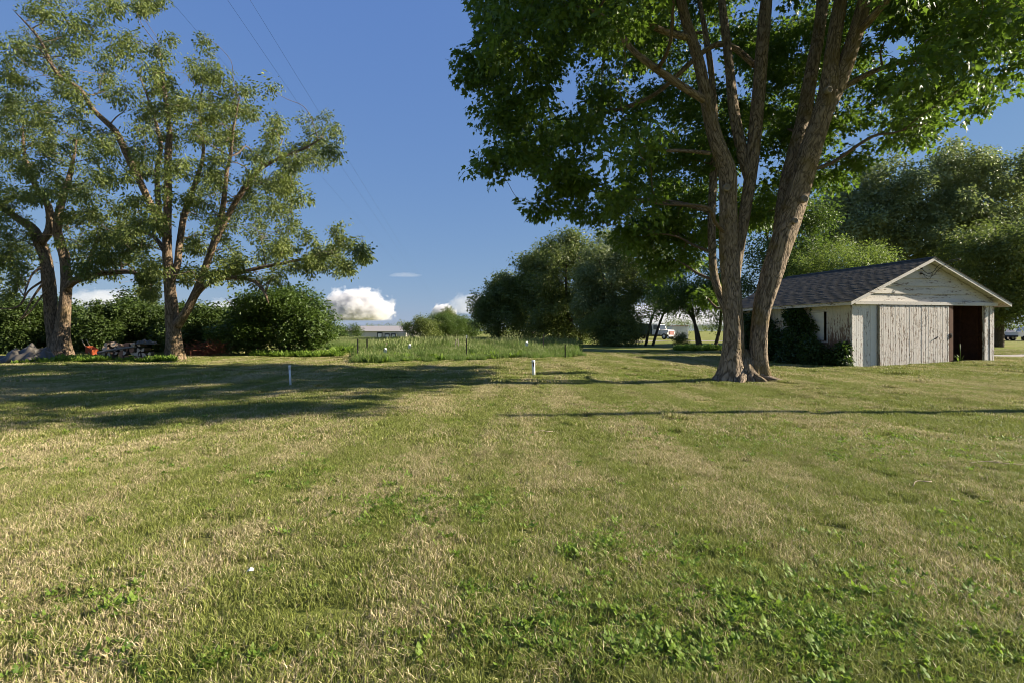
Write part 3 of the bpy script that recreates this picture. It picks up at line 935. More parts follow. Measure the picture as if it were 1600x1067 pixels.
quick_tree('shelterbelt_tree', 'thin see-through tree above the parked truck, sky showing between its leaves', 1008, 55, [(1012, 420, 44, 50, 3.5), (1000, 468, 34, 30, 3), (1040, 470, 26, 24, 3)], far_spray['dark'], 80, 11, (.9, 1.4), (.5, .85), seed=55, group=W, trunk=.13, stems=((0, 0), (.7, 1.5)))
quick_tree('dark_bush', 'wide dark rounded bush on the lawn, left of the parked truck', 958, 54, [(958, 512, 44, 26, 3)], far_spray['dark'], 45, 15, (.8, 1.2), (.5, .8), seed=56, trunk=.08, cat='bush', stems=((0, 0), (.5, .6), (-.6, -.6)))
quick_tree('young_tree', 'slender several-stemmed young tree rising from a low green patch', 1094, 44, [(1080, 440, 56, 50, 3), (1110, 470, 40, 38, 2.6), (1050, 470, 40, 30, 3)], far_spray['green'], 80, 11, (.8, 1.2), (.45, .75), seed=57, trunk=.14, stems=((-.15, -1), (.15, .6), (1.1, 1.6)))
quick_tree('low_bush', 'small rounded bush in front of the white storage box', 1066, 55, [(1066, 530, 11, 9, .7)], far_spray['green'], 8, 14, (.35, .5), (.3, .45), seed=58, trunk=.04, cat='bush')
quick_tree('background_tree', 'bright green tree seen through the fork of the maple trunks', 1232, 42, [(1238, 380, 56, 76, 4), (1200, 440, 40, 50, 3.5)], far_spray['green'], 80, 14, (1.0, 1.5), (.55, .95), seed=59, trunk=.28)
quick_tree('background_tree', 'lime green rounded tree just behind the garage roof', 1300, 38, [(1300, 415, 82, 40, 3.6), (1310, 450, 80, 40, 3)], pale_spray, 85, 20, (.75, 1.15), (.7, 1.2), seed=60, trunk=.18)
quick_tree('cottonwood_tree', 'towering cottonwood with pale glinting leaves beyond the garage', 1420, 56, [(1440, 310, 110, 70, 7), (1530, 300, 70, 55, 6), (1380, 370, 90, 60, 6), (1480, 380, 100, 50, 6), (1330, 350, 46, 60, 5)], far_spray['silver'], 210, 17, (1.2, 1.9), (.7, 1.15), seed=61, trunk=.5, stems=((-3, -4), (0, 0), (1.5, 6), (-5, -6)))
quick_tree('background_tree', 'dense near-black tree past the garage, its skirt above the parked vehicles', 1560, 46, [(1565, 410, 74, 66, 4.5), (1560, 470, 62, 30, 4)], far_spray['dark'], 115, 16, (1.0, 1.5), (.6, 1.0), seed=62, trunk=.35)

hedge_spray = spray_meshes('hedge_spray', leafy('hedge_leaf', (.028, .05, .010), (.085, .125, .025), .30, .5, (.12, .19, .025)), 'heart', 6, 30, .13, .42, .3, .9, seed=47)
H = 'shrubs of the hedge behind the elms'
for i, px in enumerate(range(-70, 350, 46)):
    quick_tree('hedge_shrub', 'dense dark green shrub in the hedge behind the two elms', px, 37 + 1.5 * math.sin(i * 2.1), [(px, 512 + 5 * math.sin(i * 1.7), 32, 38 + 7 * math.sin(i * 1.3), 1.7)],
               hedge_spray, 30, 22, (.7, 1.05), (.8, 1.3), seed=70 + i, trunk=.07, group=H, cat='shrub', stems=((0, 0), (.4, .5), (-.4, -.5)))
quick_tree('big_shrub', 'large bright-leaved bush spreading at the end of the hedge', 432, 33.5, [(425, 505, 66, 46, 2.4), (450, 480, 44, 34, 2), (485, 515, 36, 38, 2), (380, 515, 36, 36, 2)], shrub_spray, 95, 20, (.6, .95), (.8, 1.25), seed=91, trunk=.08, cat='bush', stems=((0, 0), (.5, 1), (-.6, -1), (1.2, 1)))
quick_tree('far_bush', 'small round tree standing left of the distant warehouse', 545, 120, [(543, 520, 24, 11, 3)], far_spray['green'], 22, 15, (1.0, 1.4), (.7, 1.0), seed=92, trunk=.15)
FB = 'bushy trees right of the distant warehouse'
for i, (px, cy, rx, ry, k) in enumerate(((660, 514, 26, 14, 'dark'), (688, 509, 22, 18, 'green'), (712, 511, 22, 17, 'green'), (735, 514, 16, 15, 'green'), (700, 498, 14, 12, 'dark'))):
    quick_tree('distant_tree', 'bushy tree in the clump right of the distant warehouse', px, 112 + 4 * i, [(px, cy, rx, ry, 3)], far_spray[k], 30, 15, (1.1, 1.6), (.7, 1.1), seed=93 + i, trunk=.18, group=FB)

# distant woods along the horizon: one mass
rs = np.random.default_rng(77)
n = 5200
ang = rs.uniform(-1.0, 1.0, n)
dist = rs.uniform(520, 780, n)
hx, hy = np.tan(ang) * dist, dist
hgt = (9.0 + 4.0 * np.sin(ang * 37) * np.sin(ang * 11 + 1) + 2.5 * np.sin(ang * 90)) * rs.uniform(0, 1, n) ** .7
P = np.stack([hx, hy, g(hx, hy) + hgt + .5], 1)
o = scatter('distant_woods', far_spray['dark'], P, np.stack([rs.normal(0, .5, n), rs.normal(0, .5, n), rs.uniform(0, 6.28, n)], 1), rs.uniform(2.2, 4.5, n))
tag(o, 'low dark line of far woods along the horizon', 'woods', None, 'stuff')

# ---------------------------------------------------------------- garden plot and meadow
def tall_patch(name, size, n, h, w, seed, heads=.15):
    rs = np.random.default_rng(seed)
    V, Fc, Rn = [], [], []
    for i in range(n):
        x, y = rs.uniform(-size / 2, size / 2, 2); a = rs.uniform(0, 6.283); hh = h * rs.uniform(.4, 1.15); la = rs.uniform(0, 6.283)
        ln = hh * abs(rs.normal(.15, .3)); ww = w * rs.uniform(.6, 1.3)
        cx, cy = math.cos(a) * ww / 2, math.sin(a) * ww / 2
        dx, dy = math.cos(la) * ln, math.sin(la) * ln
        o = len(V); r = rs.uniform()
        V += [(x - cx, y - cy, -.02), (x + cx, y + cy, -.02), (x + dx * .3 + cx * .9, y + dy * .3 + cy * .9, hh * .55), (x + dx * .3 - cx * .9, y + dy * .3 - cy * .9, hh * .55), (x + dx, y + dy, hh * .95)]
        Fc += [(o, o + 1, o + 2, o + 3), (o + 3, o + 2, o + 4)]
        Rn += [r] * 5
        if rs.uniform() < heads:
            o = len(V); s = .018
            tx, ty, tz = x + dx, y + dy, hh * .95
            V += [(tx - s, ty, tz), (tx + s, ty, tz), (tx, ty - s, tz + .02), (tx + dx * .1, ty + dy * .1, tz + .14)]
            Fc += [(o, o + 1, o + 3), (o + 1, o + 2, o + 3), (o + 2, o, o + 3)]
            Rn += [.99] * 4
    me = mesh(name, V, Fc, False, {'rnd': ('FLOAT', Rn)})
    me.materials.append(M['tall_grass'])
    return me
tall = source_collection('tall_grass', [tall_patch(f'tall_grass_{i}', .9, 240, .62, .024, 500 + i, .08) for i in range(6)])
gp = RNG.uniform(0, 1, (9000, 2)); gx = -12 + gp[:, 0] * 18; gy = 25 + gp[:, 1] * 21
k = in_garden(gx + .35 * np.sin(gy * 2.3) + RNG.normal(0, .25, len(gx)), gy + .3 * np.sin(gx * 1.9) + RNG.normal(0, .2, len(gx)))
gx, gy = gx[k][:2300], gy[k][:2300]
edge = np.clip((gy - (25.4 + (gx + 7.3) * .5)) / 9, 0, 1)
o = scatter('garden_plot_grass', tall, np.stack([gx, gy, g(gx, gy)], 1), np.stack([RNG.normal(0, .06, len(gx)), RNG.normal(0, .06, len(gx)), RNG.uniform(0, 6.28, len(gx))], 1),
            (.42 + .5 * edge) * (1 + .35 * np.sin(gx * 1.3 + 1) * np.sin(gy * .9)) * RNG.uniform(.6, 1.35, len(gx)))
tag(o, 'tall seeding grass and weeds overgrowing the staked garden plot', 'tall grass', None, 'stuff')
gp = RNG.uniform(0, 1, (2600, 2)); gy = 44 + gp[:, 1] * 40; gx = -15 - (gy - 44) * .28 + gp[:, 0] * (16 + (gy - 44) * .22)
o = scatter('meadow_grass', tall, np.stack([gx, gy, g(gx, gy)], 1), np.stack([RNG.normal(0, .06, len(gx)), RNG.normal(0, .06, len(gx)), RNG.uniform(0, 6.28, len(gx))], 1), RNG.uniform(.55, 1.0, len(gx)))
tag(o, 'rough meadow grass behind the garden plot, reaching towards the warehouse', 'tall grass', None, 'stuff')

bed_weeds = source_collection('bed_weeds', [rosette(f'bed_weeds_{i}', 26, .13, 600 + i, 'oval', .55) for i in range(5)])
bp = []
for (px0, px1, d0, d1, n) in ((72, 160, 25.4, 27.4, 380), (238, 268, 25.8, 26.9, 90), (20, 80, 24.9, 25.6, 30), (160, 235, 25.9, 26.4, 22)):
    d = RNG.uniform(d0, d1, n); px = RNG.uniform(px0, px1, n)
    bp.append(np.stack([(px - CX) / F * d, d], 1))
lay('bed_weeds', bed_weeds, np.vstack(bp), 'knee-high leafy weeds around the log pile and tarp heap', 'weeds', (.8, 1.9), 0, .25)
k = RNG.uniform(0, 1, (420, 2)); wy = 25.6 + k[:, 1] * 18; wx = -9 + k[:, 0] * 13
kk = in_garden(wx, wy)
lay('garden_weeds', bed_weeds, np.stack([wx[kk], wy[kk]], 1), 'broad-leaved weeds standing among the tall grass of the garden plot', 'weeds', (1.2, 2.4), 0, .2)
bp = []
for (px0, px1, d0, d1, n) in ((1056, 1122, 41, 46, 260), (395, 530, 31.2, 33.5, 260), (520, 556, 36, 39, 120)):
    d = RNG.uniform(d0, d1, n); px = RNG.uniform(px0, px1, n)
    bp.append(np.stack([(px - CX) / F * d, d], 1))
lay('border_weeds', bed_weeds, np.vstack(bp), 'low leafy weeds edging the lawn under the bushes and young tree', 'weeds', (1.2, 2.4), 0, .2)

# ================================================================== GARAGE
ga = empty('old_garage', (FLx, FLy, G(FLx, FLy)), math.atan2(.2165, .976))
tag(ga, 'weathered white wooden garage with peeling paint, grey gable roof and one open bay', 'garage')
Wd, Ln, RZ, SL, OH = 7.5, 8.0, 4.65, .455, .45
def roof_z(x):
    return RZ - SL * abs(x - Wd / 2)
# shells of the walls (inside faces)
part('side_wall', M['brown_wood'], ga, ((.03, .05, -.1), (.10, 1.35, 2.80)), ((.03, 2.4, -.1), (.10, Ln, 2.80)), ((.03, 1.35, -.1), (.10, 2.4, 1.1)), ((.03, 1.35, 2.36), (.10, 2.4, 2.80)))
part('side_wall', M['red_wood'], ga, ((Wd - .10, .05, -.1), (Wd - .02, Ln, 2.82)))
for i in range(9):
    part('stud', M['red_wood'], ga, ((Wd - .19, .5 + i * .8, -.05), (Wd - .103, .58 + i * .8, 2.80)))
part('girt', M['red_wood'], ga, ((Wd - .21, .1, 1.28), (Wd - .193, Ln - .1, 1.40)))
part('back_wall', M['dark_wood'], ga, ((.103, Ln - .08, -.1), (Wd - .103, Ln, 2.85)))
part('dirt_floor', M['dark_wood'], ga, ((.11, -.02, -.1), (Wd - .11, Ln - .09, .045)))
for i in range(5):
    part('tie_beam', M['dark_wood'], ga, ((.12, .9 + i * 1.6, 2.66), (Wd - .12, 1.0 + i * 1.6, 2.80)))
# left wall boards with the small window
y = 0.0
rb = np.random.default_rng(5)
while y < Ln - .01:
    w_ = .145
    jx = rb.uniform(-.006, .004)
    z1 = 2.86
    if 1.33 < y + w_ / 2 < 2.42:
        part('side_board', M['peel_side'], ga, ((-.03 + jx, y + .003, -.05), (.028, y + w_ - .003, 1.10)))
        part('side_board', M['peel_side'], ga, ((-.03 + jx, y + .003, 2.36), (.028, y + w_ - .003, z1)))
    else:
        part('side_board', M['peel_side'], ga, ((-.03 + jx, y + .003, -.05), (.028, y + w_ - .003, z1)))
    y += w_
win = part('window', M['trim_paint'], ga, ((-.055, 1.27, 1.04), (-.032, 1.33, 2.42)), ((-.055, 2.43, 1.04), (-.032, 2.49, 2.42)), ((-.055, 1.33, 2.36), (-.032, 2.43, 2.42)), ((-.075, 1.27, 1.0), (-.032, 2.49, 1.04)))
part('shutter', M['white_panel'], win, ((.0, 1.55, 1.11), (.02, 2.42, 2.35)))
# front: fixed panel of narrow boards
pan = part('front_panel', M['peel_panel'], ga, ((0, .0, -.05), (1.3, .045, 2.64)))
for i in range(9):
    part('panel_board', M['peel_panel'], pan, ((.005 + i * .095, -.022 - rb.uniform(0, .004), -.04), (.093 + i * .095, -.001, 2.42)))
part('panel_board', M['white_panel'], pan, ((.87, -.03, -.04), (1.18, -.001, 2.62)))
part('corner_board', M['post_paint'], ga, ((-.06, -.04, -.05), (-.001, .06, 2.66)))
# sliding door
dr = part('sliding_door', M['peel_door'], ga, ((1.22, -.125, .03), (5.05, -.09, 2.60)))
nb = 40
for i in range(nb):
    x0 = 1.22 + i * (3.63 / nb)
    part('door_board', M['peel_door'], dr, ((x0 + .007, -.150 - rb.uniform(0, .008), .02 + rb.uniform(0, .03)), (x0 + 3.63 / nb - .007, -.126, 2.59 - rb.uniform(0, .015))))
part('door_edge', M['brown_wood'], dr, ((4.86, -.158, .02), (5.07, -.127, 2.60)))
part('hasp', M['iron'], dr, ((4.89, -.18, 1.34), (5.0, -.159, 1.40)), ((4.94, -.19, 1.22), (4.99, -.159, 1.335)))
MB().tube([(4.05, -.16, 1.16), (4.1, -.2, 1.19), (4.2, -.2, 1.24), (4.26, -.16, 1.27)], .018, 6).build('door_handle', M['iron'], dr, True)
part('door_track', M['trim_paint'], ga, ((-.03, -.19, 2.62), (Wd + .03, -.03, 2.76)))
post = part('door_post', M['post_paint'], ga, ((6.98, -.03, -.05), (7.24, .08, 2.62)))
part('corner_board', M['post_paint'], ga, ((7.26, -.045, -.05), (7.36, .04, 2.62)), ((7.38, -.03, -.05), (7.52, .04, 2.62)))
# lapped gable boards
z = 2.765
part('gable_backing', M['dark_wood'], ga, ((.2, -.005, 2.70), (Wd - .2, .05, 2.80)))
m = MB(); m.prism([(.0, 2.80), (Wd, 2.80), (Wd, 2.84), (Wd / 2, RZ - .13), (0, 2.84)], 'y', -.004, .05); m.build('gable_wall', M['dark_wood'], ga)
row = 0
while z < RZ - .2:
    z1 = min(z + .335, RZ - .11)
    def half(zz): return min(Wd / 2 + .0, (RZ - .10 - zz) / SL)
    cuts = [[-9, rb.uniform(-1.8, -.8) if row % 2 == 0 else .35, 9], [-9, .2, 9], [-9, 9]][row % 3]
    for c0, c1 in zip(cuts[:-1], cuts[1:]):
        b0, b1 = max(c0, -half(z)), min(c1, half(z)); t0, t1 = max(c0, -half(z1)), min(c1, half(z1))
        if b1 - b0 < .1: continue
        t0 = min(t0, t1 - .01) if t1 > t0 else (t0 + t1) / 2 - .005
        t1 = max(t1, t0 + .01)
        c = Wd / 2; gap = .004
        V = [(c + b0 + gap, -.078, z), (c + b1 - gap, -.078, z), (c + t1 - gap, -.030, z1 - .002), (c + t0 + gap, -.030, z1 - .002),
             (c + b0 + gap, -.006, z), (c + b1 - gap, -.006, z), (c + t1 - gap, -.006, z1 - .002), (c + t0 + gap, -.006, z1 - .002)]
        MB().add(V, [(0, 1, 2, 3), (7, 6, 5, 4), (0, 4, 5, 1), (1, 5, 6, 2), (2, 6, 7, 3), (3, 7, 4, 0)]).build('gable_board', M['gable_paint'], ga)
    z = z1; row += 1
# roof: deck, shingles, fascias
Y0, Y1 = -.42, Ln + .40
rf = empty('roof', (0, 0, 0)); rf.parent = ga
for s in (-1, 1):
    c = Wd / 2
    e = c + s * (Wd / 2 + OH)
    ze = RZ - SL * (Wd / 2 + OH)
    MB().prism([(c, RZ - .02), (e, ze - .02), (e, ze - .07), (c, RZ - .07)] if s < 0 else [(c + .001, RZ - .02), (c + .001, RZ - .07), (e, ze - .07), (e, ze - .02)], 'y', Y0 + .02, Y1).build('roof_deck', M['trim_paint'], rf)
    MB().prism([(c + s * .002, RZ - .015), (e, ze - .015), (e, ze - .155), (c + s * .002, RZ - .155)], 'y', Y0 - .012, Y0 + .018).build('rake_board', M['trim_paint'], rf)
    MB().prism([(c + s * .002, RZ - .015), (e, ze - .015), (e, ze - .155), (c + s * .002, RZ - .155)], 'y', Y1 + .002, Y1 + .03).build('rake_board', M['trim_paint'], rf)
    MB().box((min(e, e + s * .025), Y0 - .012, ze - .165), (max(e, e + s * .025), Y1 + .03, ze - .022)).build('eave_board', M['trim_paint'], rf)
    slope = math.hypot(1, SL); ax, az = s / slope, -SL / slope; nx_, nz_ = s * SL / slope, 1 / slope
    L = (Wd / 2 + OH) * slope + .04
    sh = MB()
    k = int(L / .145)
    for i in range(k):
        s0 = L - (i + 1) * L / k; s1 = s0 + L / k + .03
        yy = Y0 - .03 - (.16 if i % 2 else 0)
        while yy < Y1 + .03:
            ya, yb = max(yy, Y0 - .03), min(yy + .325, Y1 + .04)
            yy += .33
            if yb - ya < .02: continue
            t = .012 + rb.uniform(0, .006)
            q = []
            for (ss, h0) in ((s0, .0), (s1 + rb.uniform(-.006, .006), .010)):
                for hh in (h0, h0 + t):
                    for yv in (ya, yb):
                        q.append((c + ax * ss + nx_ * hh, yv, RZ - .018 + az * ss + nz_ * hh + .004))
            sh.add(q, [(0, 1, 3, 2), (4, 6, 7, 5), (0, 4, 5, 1), (2, 3, 7, 6), (0, 2, 6, 4), (1, 5, 7, 3)])
    sh.build('shingles', M['shingle'], rf)['kind'] = 'stuff'
MB().prism([(c - .14, RZ - .04), (c, RZ + .035), (c + .14, RZ - .04), (c, RZ + .02)], 'y', Y0 - .03, Y1 + .04).build('ridge_cap', M['shingle'], rf)
# service wires on the gable
for zz in (3.98, 4.2):
    MB().lathe([(.03, -.10), (.045, -.07), (.03, -.04), (.05, -.02), (.02, .0)], (3.42, -.06, zz), 8, 'y').build('insulator', M['iron'], ga, True)
for dz in (0, .16):
    P = spline([(3.42, -.16, 3.98 + dz), (3.6, -.26, 3.85 + dz * .7), (3.85, -.3, 3.9 + dz), (4.05, -.35, 4.15 + dz), (4.45, -.5, 4.42 + dz * .5), (4.9, -.62, 4.55 + dz * .4)], 6)
    MB().tube(P, .012, 5).build('service_wire', M['black'], ga, True)
MB().tube(spline([(3.5, -.08, 4.0), (3.55, -.2, 3.8), (3.75, -.2, 3.74), (4.0, -.1, 3.95), (4.02, -.07, 4.05)], 6), .010, 5).build('service_wire', M['black'], ga, True)

# vines and scrub against the garage's shaded wall
vb = Vector((FLx, FLy, 0)) + GB * 3.0 - GU * .7; vb.z = G(vb.x, vb.y)
T = Tree('overgrown_shrub', vb, 'dark tangled shrub and vines smothering the shaded side of the garage', 'shrub', seed=120)
def gloc(u, b, z):
    q = Vector((FLx, FLy, 0)) + GU * u + GB * b
    return (q.x, q.y, G(q.x, q.y) + z)
T.limb([gloc(-.5, 3, -.1), gloc(-.45, 2.8, .6), gloc(-.3, 2.6, 1.4), gloc(-.15, 2.7, 2.4)], [.05, .04, .03, .02], M['dark_bark'], 'stem', sides=6)
T.limb([gloc(-.6, 4.6, -.1), gloc(-.5, 4.7, .6), gloc(-.3, 4.8, 1.5), gloc(-.15, 5.0, 2.5)], [.05, .04, .03, .02], M['dark_bark'], 'stem', sides=6)
T.limb([gloc(-.6, 1.4, -.1), gloc(-.7, 1.3, .4), gloc(-.6, 1.0, .9)], [.04, .03, .02], M['dark_bark'], 'stem', sides=6)
cl = []
for i in range(95):
    b = T.rs.uniform(.5, 7.5); z = T.rs.uniform(.1, 1.05) * (1.35 if b > 1.5 else .75)
    cl.append((*gloc(-T.rs.uniform(.25, 1.15) * (1 - .35 * z), b, z), T.rs.uniform(.25, .42)))
for i in range(34):
    b = T.rs.normal(2.95, .36); z = T.rs.uniform(1.1, 2.55)
    cl.append((*gloc(-T.rs.uniform(.08, .28), b, z), T.rs.uniform(.18, .3)))
for i in range(36):
    b = T.rs.uniform(4.6, 7.6); z = T.rs.uniform(1.1, 2.5)
    cl.append((*gloc(-T.rs.uniform(.08, .4), b, z), T.rs.uniform(.2, .36)))
for i in range(9):
    cl.append((*gloc(-T.rs.uniform(.1, .5), T.rs.uniform(.05, .7), T.rs.uniform(.15, .85)), .16))
T.grow(cl, .02, 4)
T.leaves(cl, vine_spray, 11, (.7, 1.2), 1.0, .7, keep=lambda p: ~in_garage(p[:, 0], p[:, 1]) & (p[:, 2] > .03))
T.branches(M['branch_bark'])
# thistle in the doorway
wb = Vector(gloc(5.45, -.15, 0))
t = tag(empty('doorway_weed', wb), 'single tall pale weed standing in the open garage bay', 'weed')
MB().tube([(0, 0, -.05), (.02, 0, .35), (.0, .01, .78)], [.014, .012, .02], 6).build('stem', M['pale_leaf'], t, True)
for i in range(7):
    a = i * .9; me = rosette('leaf', 1, .22, 640 + i, 'narrow', .6)
    o = link('leaf', me, None, t); o.location = (0, 0, .02 + .03 * i); o.rotation_euler = (0, 0, a)

# ================================================================== SMALL THINGS ON THE LAWN
def peg(px, py0, py1, w, d, lean, label):
    b = onground(px, d)
    h = (py1 - py0) / F * d + (b.z * 0)
    o = tag(empty('marker_post', b), label, 'post')
    r = w / 2 * d / F
    m = MB(); sd = 16
    m.lathe([(r, -.1), (r, h), (r * .82, h), (r * .82, h - .14)], (0, 0, 0), sd).build('pipe', M['white_pvc'], o, True)
    MB().lathe([(r * 1.12, h - .10), (r * 1.12, h - .002), (r * 1.02, h + .004)], (0, 0, 0), sd).build('collar', M['white_pvc'], o, True)
    o.rotation_euler = (0, lean, 0)
    return o
peg(454, 573, 606, 3.2, 14.3, -.05, 'slim leaning white pipe post standing in the shade on the lawn')
p2 = peg(834, 562, 586, 5.0, 18.5, -.03, 'stouter sunlit white pipe post with a dark slot, near the garden plot')
MB().box((-.025, -.075, .30), (.02, -.052, .46)).build('slot', M['black'], p2)

GP = 'metal stakes round the garden plot'
def stake(px, top, bot, w, mat, label, group=None, lean=0.0, tipmat=None):
    d = F * CAMH / (bot - HOR)
    b = onground(px, d); h = (bot - top) / F * d
    o = tag(empty('garden_stake', b), label, 'stake', group)
    r = w / 2 * d / F
    MB().box((-r, -.012, -.15), (r, .012, h)).box((-.012, -.05, -.15), (.012, -.013, h)).build('post', mat, o)
    m = MB()
    for k in range(int(h / .12)):
        m.box((-r * .6, -.062, .1 + k * .12), (r * .6, -.051, .13 + k * .12))
    m.build('studs', mat, o)['kind'] = 'stuff'
    if tipmat:
        MB().box((-r * 1.1, -.054, h - .15), (r * 1.1, .016, h + .01)).build('painted_tip', tipmat, o)
    o.rotation_euler = (0, lean, random.uniform(-.5, .5))
for px, top, bot in ((559, 529, 562), (573.5, 530, 559)):
    stake(px, top, bot, 2.0, M['iron'], 'dark metal stake at the corner of the overgrown garden plot', GP)
for px, top, bot in ((849, 522, 553), (883, 538, 560)):
    stake(px, top, bot, 1.8, M['iron'], 'dark metal stake at the shelter-belt side of the garden plot', GP)
stake(729, 524, 560, 1.6, M['iron'], 'metal stake with a white painted tip in the middle of the garden plot', None, 0, M['white_pvc'])
stake(603, 536, 556, 2.4, M['handle_wood'], 'short tan wooden stake in the garden plot', None, .04)
for px, lean in ((709, .2), (717, -.06)):
    stake(px, 530, 554, 1.1, M['grey_wood'], 'thin grey stick standing in the garden grass', 'thin sticks in the garden plot', lean)
for i, (px, d, h) in enumerate(((640, 31, .62), (823, 33, .75), (602, 30, .42))):
    b = onground(px, d); b.z += h
    o = MB().add([(-.09, 0, -.12), (.07, .02, -.14), (.1, -.03, .02), (.05, .04, .16), (-.06, -.02, .12), (0, .06, 0)], [(0, 1, 5), (1, 2, 5), (2, 3, 5), (3, 4, 5), (4, 0, 5), (0, 4, 3, 2, 1)]).build('plastic_scrap', M['white_pvc'])
    o.location = b
    tag(o, 'torn white plastic scrap caught in the garden grass', 'scrap', 'plastic scraps in the garden plot')

b = onground(391, F * CAMH / (907 - HOR))
o = MB().add([(-.03, -.012, 0), (.0, -.02, .012), (.032, -.008, .004), (.024, .02, .018), (-.004, .018, .03), (-.026, .016, .008), (.004, .0, .035)], [(0, 1, 6), (1, 2, 6), (2, 3, 6), (3, 4, 6), (4, 5, 6), (5, 0, 6), (5, 4, 3, 2, 1, 0)]).build('paper_scrap', M['white_pvc'])
o.location = b + Vector((0, 0, .04)); o.scale = (.65, .65, .65); tag(o, 'crumpled scrap of white paper lying on the near lawn', 'litter')
for (px, py, L, a, lab) in ((1445, 762, .19, .45, 'pale forked twig lying on the sunny lawn'), (850, 678, .16, .3, 'short thin twig near the thin pole shadow'), (1560, 733, .3, -.15, 'dark twig on the bare patch of lawn')):
    d = F * CAMH / (py - HOR); b = onground(px, d)
    P = [(-L, 0, .03), (-.3 * L, .04, .05), (.3 * L, -.02, .045), (L, .05, .03)]
    m = MB().tube(spline(P, 4), .0045, 5); m.tube([(-.2 * L, .03, .05), (.1 * L, .10, .05), (.35 * L, .13, .03)], .003, 4)
    o = m.build('twig', M['handle_wood'], None, True); o.location = b; o.rotation_euler = (0, 0, a)
    tag(o, lab, 'twig')

# ================================================================== LOG PILE, TARP HEAP, BARROW, BRUSH
M['log_bark'] = plain('log_bark', (.12, .085, .06), .9, var=.4)
M['log_end'] = plain('log_end', (.58, .44, .31), .85, var=.3)
M['log_end_red'] = plain('log_end_red', (.34, .17, .10), .85, var=.3)
log_meshes = []
rl = np.random.default_rng(9)
for k in range(9):
    n = int(rl.integers(5, 9)); r = rl.uniform(.085, .15)
    full = rl.uniform() < .45
    if full:
        pr = [(r * math.cos(a) * rl.uniform(.9, 1.1), r * math.sin(a) * rl.uniform(.9, 1.1)) for a in np.linspace(0, 6.283, 9)[:-1]]
    else:
        a0 = rl.uniform(0, 6.28); pr = [(0, 0)] + [(1.5 * r * math.cos(a0 + a), 1.5 * r * math.sin(a0 + a)) for a in np.linspace(0, rl.uniform(1.2, 2.2), 5)]
        cx_, cy_ = np.mean(pr, 0); pr = [(p[0] - cx_, p[1] - cy_) for p in pr]
    m = MB(); m.prism(pr, 'y', -.24, .24)
    me = mesh('split_log', m.v, m.f)
    me.materials.append(M['log_bark']); me.materials.append(M['log_end'] if k % 3 else M['log_end_red'])
    me.polygons[0].material_index = 1; me.polygons[1].material_index = 1
    log_meshes.append(me)
DL = 26.9
count = 0
for row in range(4):
    px = 157 + row * 4
    while px < 244 - row * 6:
        b = onground(px, DL)
        o = bpy.data.objects.new('split_log', log_meshes[int(rl.integers(9))]); COL.objects.link(o)
        o.location = (b.x, DL + rl.uniform(-.12, .12) + .05 * row, b.z + .13 + row * .215 + rl.uniform(-.03, .03))
        o.rotation_euler = (rl.uniform(-.15, .15), rl.uniform(0, 6.28), rl.uniform(-.35, .35))
        tag(o, 'split firewood log stacked in the pile between the two elms', 'log', 'firewood logs in the pile')
        px += rl.uniform(6.5, 8.6)
m = MB().tube(spline([at(152, 551, 26.5), at(172, 547, 26.6), at(195, 543.5, 26.7), at(213, 541.5, 26.8)], 4), [.05] * 13, 7)
tag(m.build('loose_branch', M['grey_wood'], None, True), 'long bare branch laid across the top of the log pile', 'branch')

def drape(name, c, rx, ry, h, seed, label, skew=.3):
    rs = np.random.default_rng(seed); n, mm = 46, 22
    ph = rs.uniform(0, 6.28, 8)
    V = []
    for j in range(mm + 1):
        for i in range(n + 1):
            u, v = i / n * 2 - 1, j / mm * 2 - 1
            rr = abs(u) ** 2.2 + abs(v) ** 2.2
            top = max(0.0, 1 - rr) ** .55
            fold = .20 * math.sin(u * 11 + v * 5 + ph[0]) + .15 * math.sin(u * 21 - v * 8 + ph[1]) + .10 * math.sin(v * 15 + u * 7 + ph[2])
            z = h * top * (1 + skew * u * .6 + .10 * math.sin(u * 4 + ph[3])) * (1 + fold * .8)
            x = c[0] + u * rx * (1 + .06 * fold); yv = c[1] + v * ry * (1 + .5 * fold * (1 - top))
            V.append((x - c[0], yv - c[1], max(z, 0) + .02 + .05 * abs(fold)))
    Fc = [(j * (n + 1) + i, j * (n + 1) + i + 1, (j + 1) * (n + 1) + i + 1, (j + 1) * (n + 1) + i) for j in range(mm) for i in range(n)]
    o = link(name, mesh(name, V, Fc, True), M['tarp']); o.location = c
    md = o.modifiers.new('thickness', 'SOLIDIFY'); md.thickness = .01
    return tag(o, label, 'tarp')
c = onground(40, 25.8)
drape('tarp_heap', c, 1.38, .8, .62, 4, 'crumpled dark grey tarp thrown over a heap on the lawn edge', .45)
c = onground(228, 27.0); c.z += .80
drape('log_pile_tarp', c, .50, .35, .17, 6, 'small grey tarp crumpled on top of the log pile', .0)

wb = onground(141, 28.2)
w_ = tag(empty('wheelbarrow', wb), 'orange wheelbarrow tipped up with two pale handles, behind the weeds', 'wheelbarrow')
m = MB(); V = [(-.30, -.25, .55), (.30, -.25, .30), (.36, .30, .30), (-.24, .30, .55), (-.16, -.38, .98), (.46, -.38, .72), (.52, .42, .72), (-.10, .42, .98)]
m.add(V, [(0, 3, 2, 1), (0, 1, 5, 4), (1, 2, 6, 5), (2, 3, 7, 6), (3, 0, 4, 7)])
tr = m.build('tray', M['orange'], w_); tr.modifiers.new('thickness', 'SOLIDIFY').thickness = .02
for yv in (-.28, .28):
    MB().tube([(.42, yv, .18), (.0, yv, .62), (-.42, yv, 1.18), (-.58, yv, 1.42)], [.022, .022, .025, .028], 7).build('handle', M['handle_wood'], w_, True)
    MB().tube([(.05, yv, .55), (-.12, yv, .0)], .018, 6).build('leg', M['iron'], w_, True)
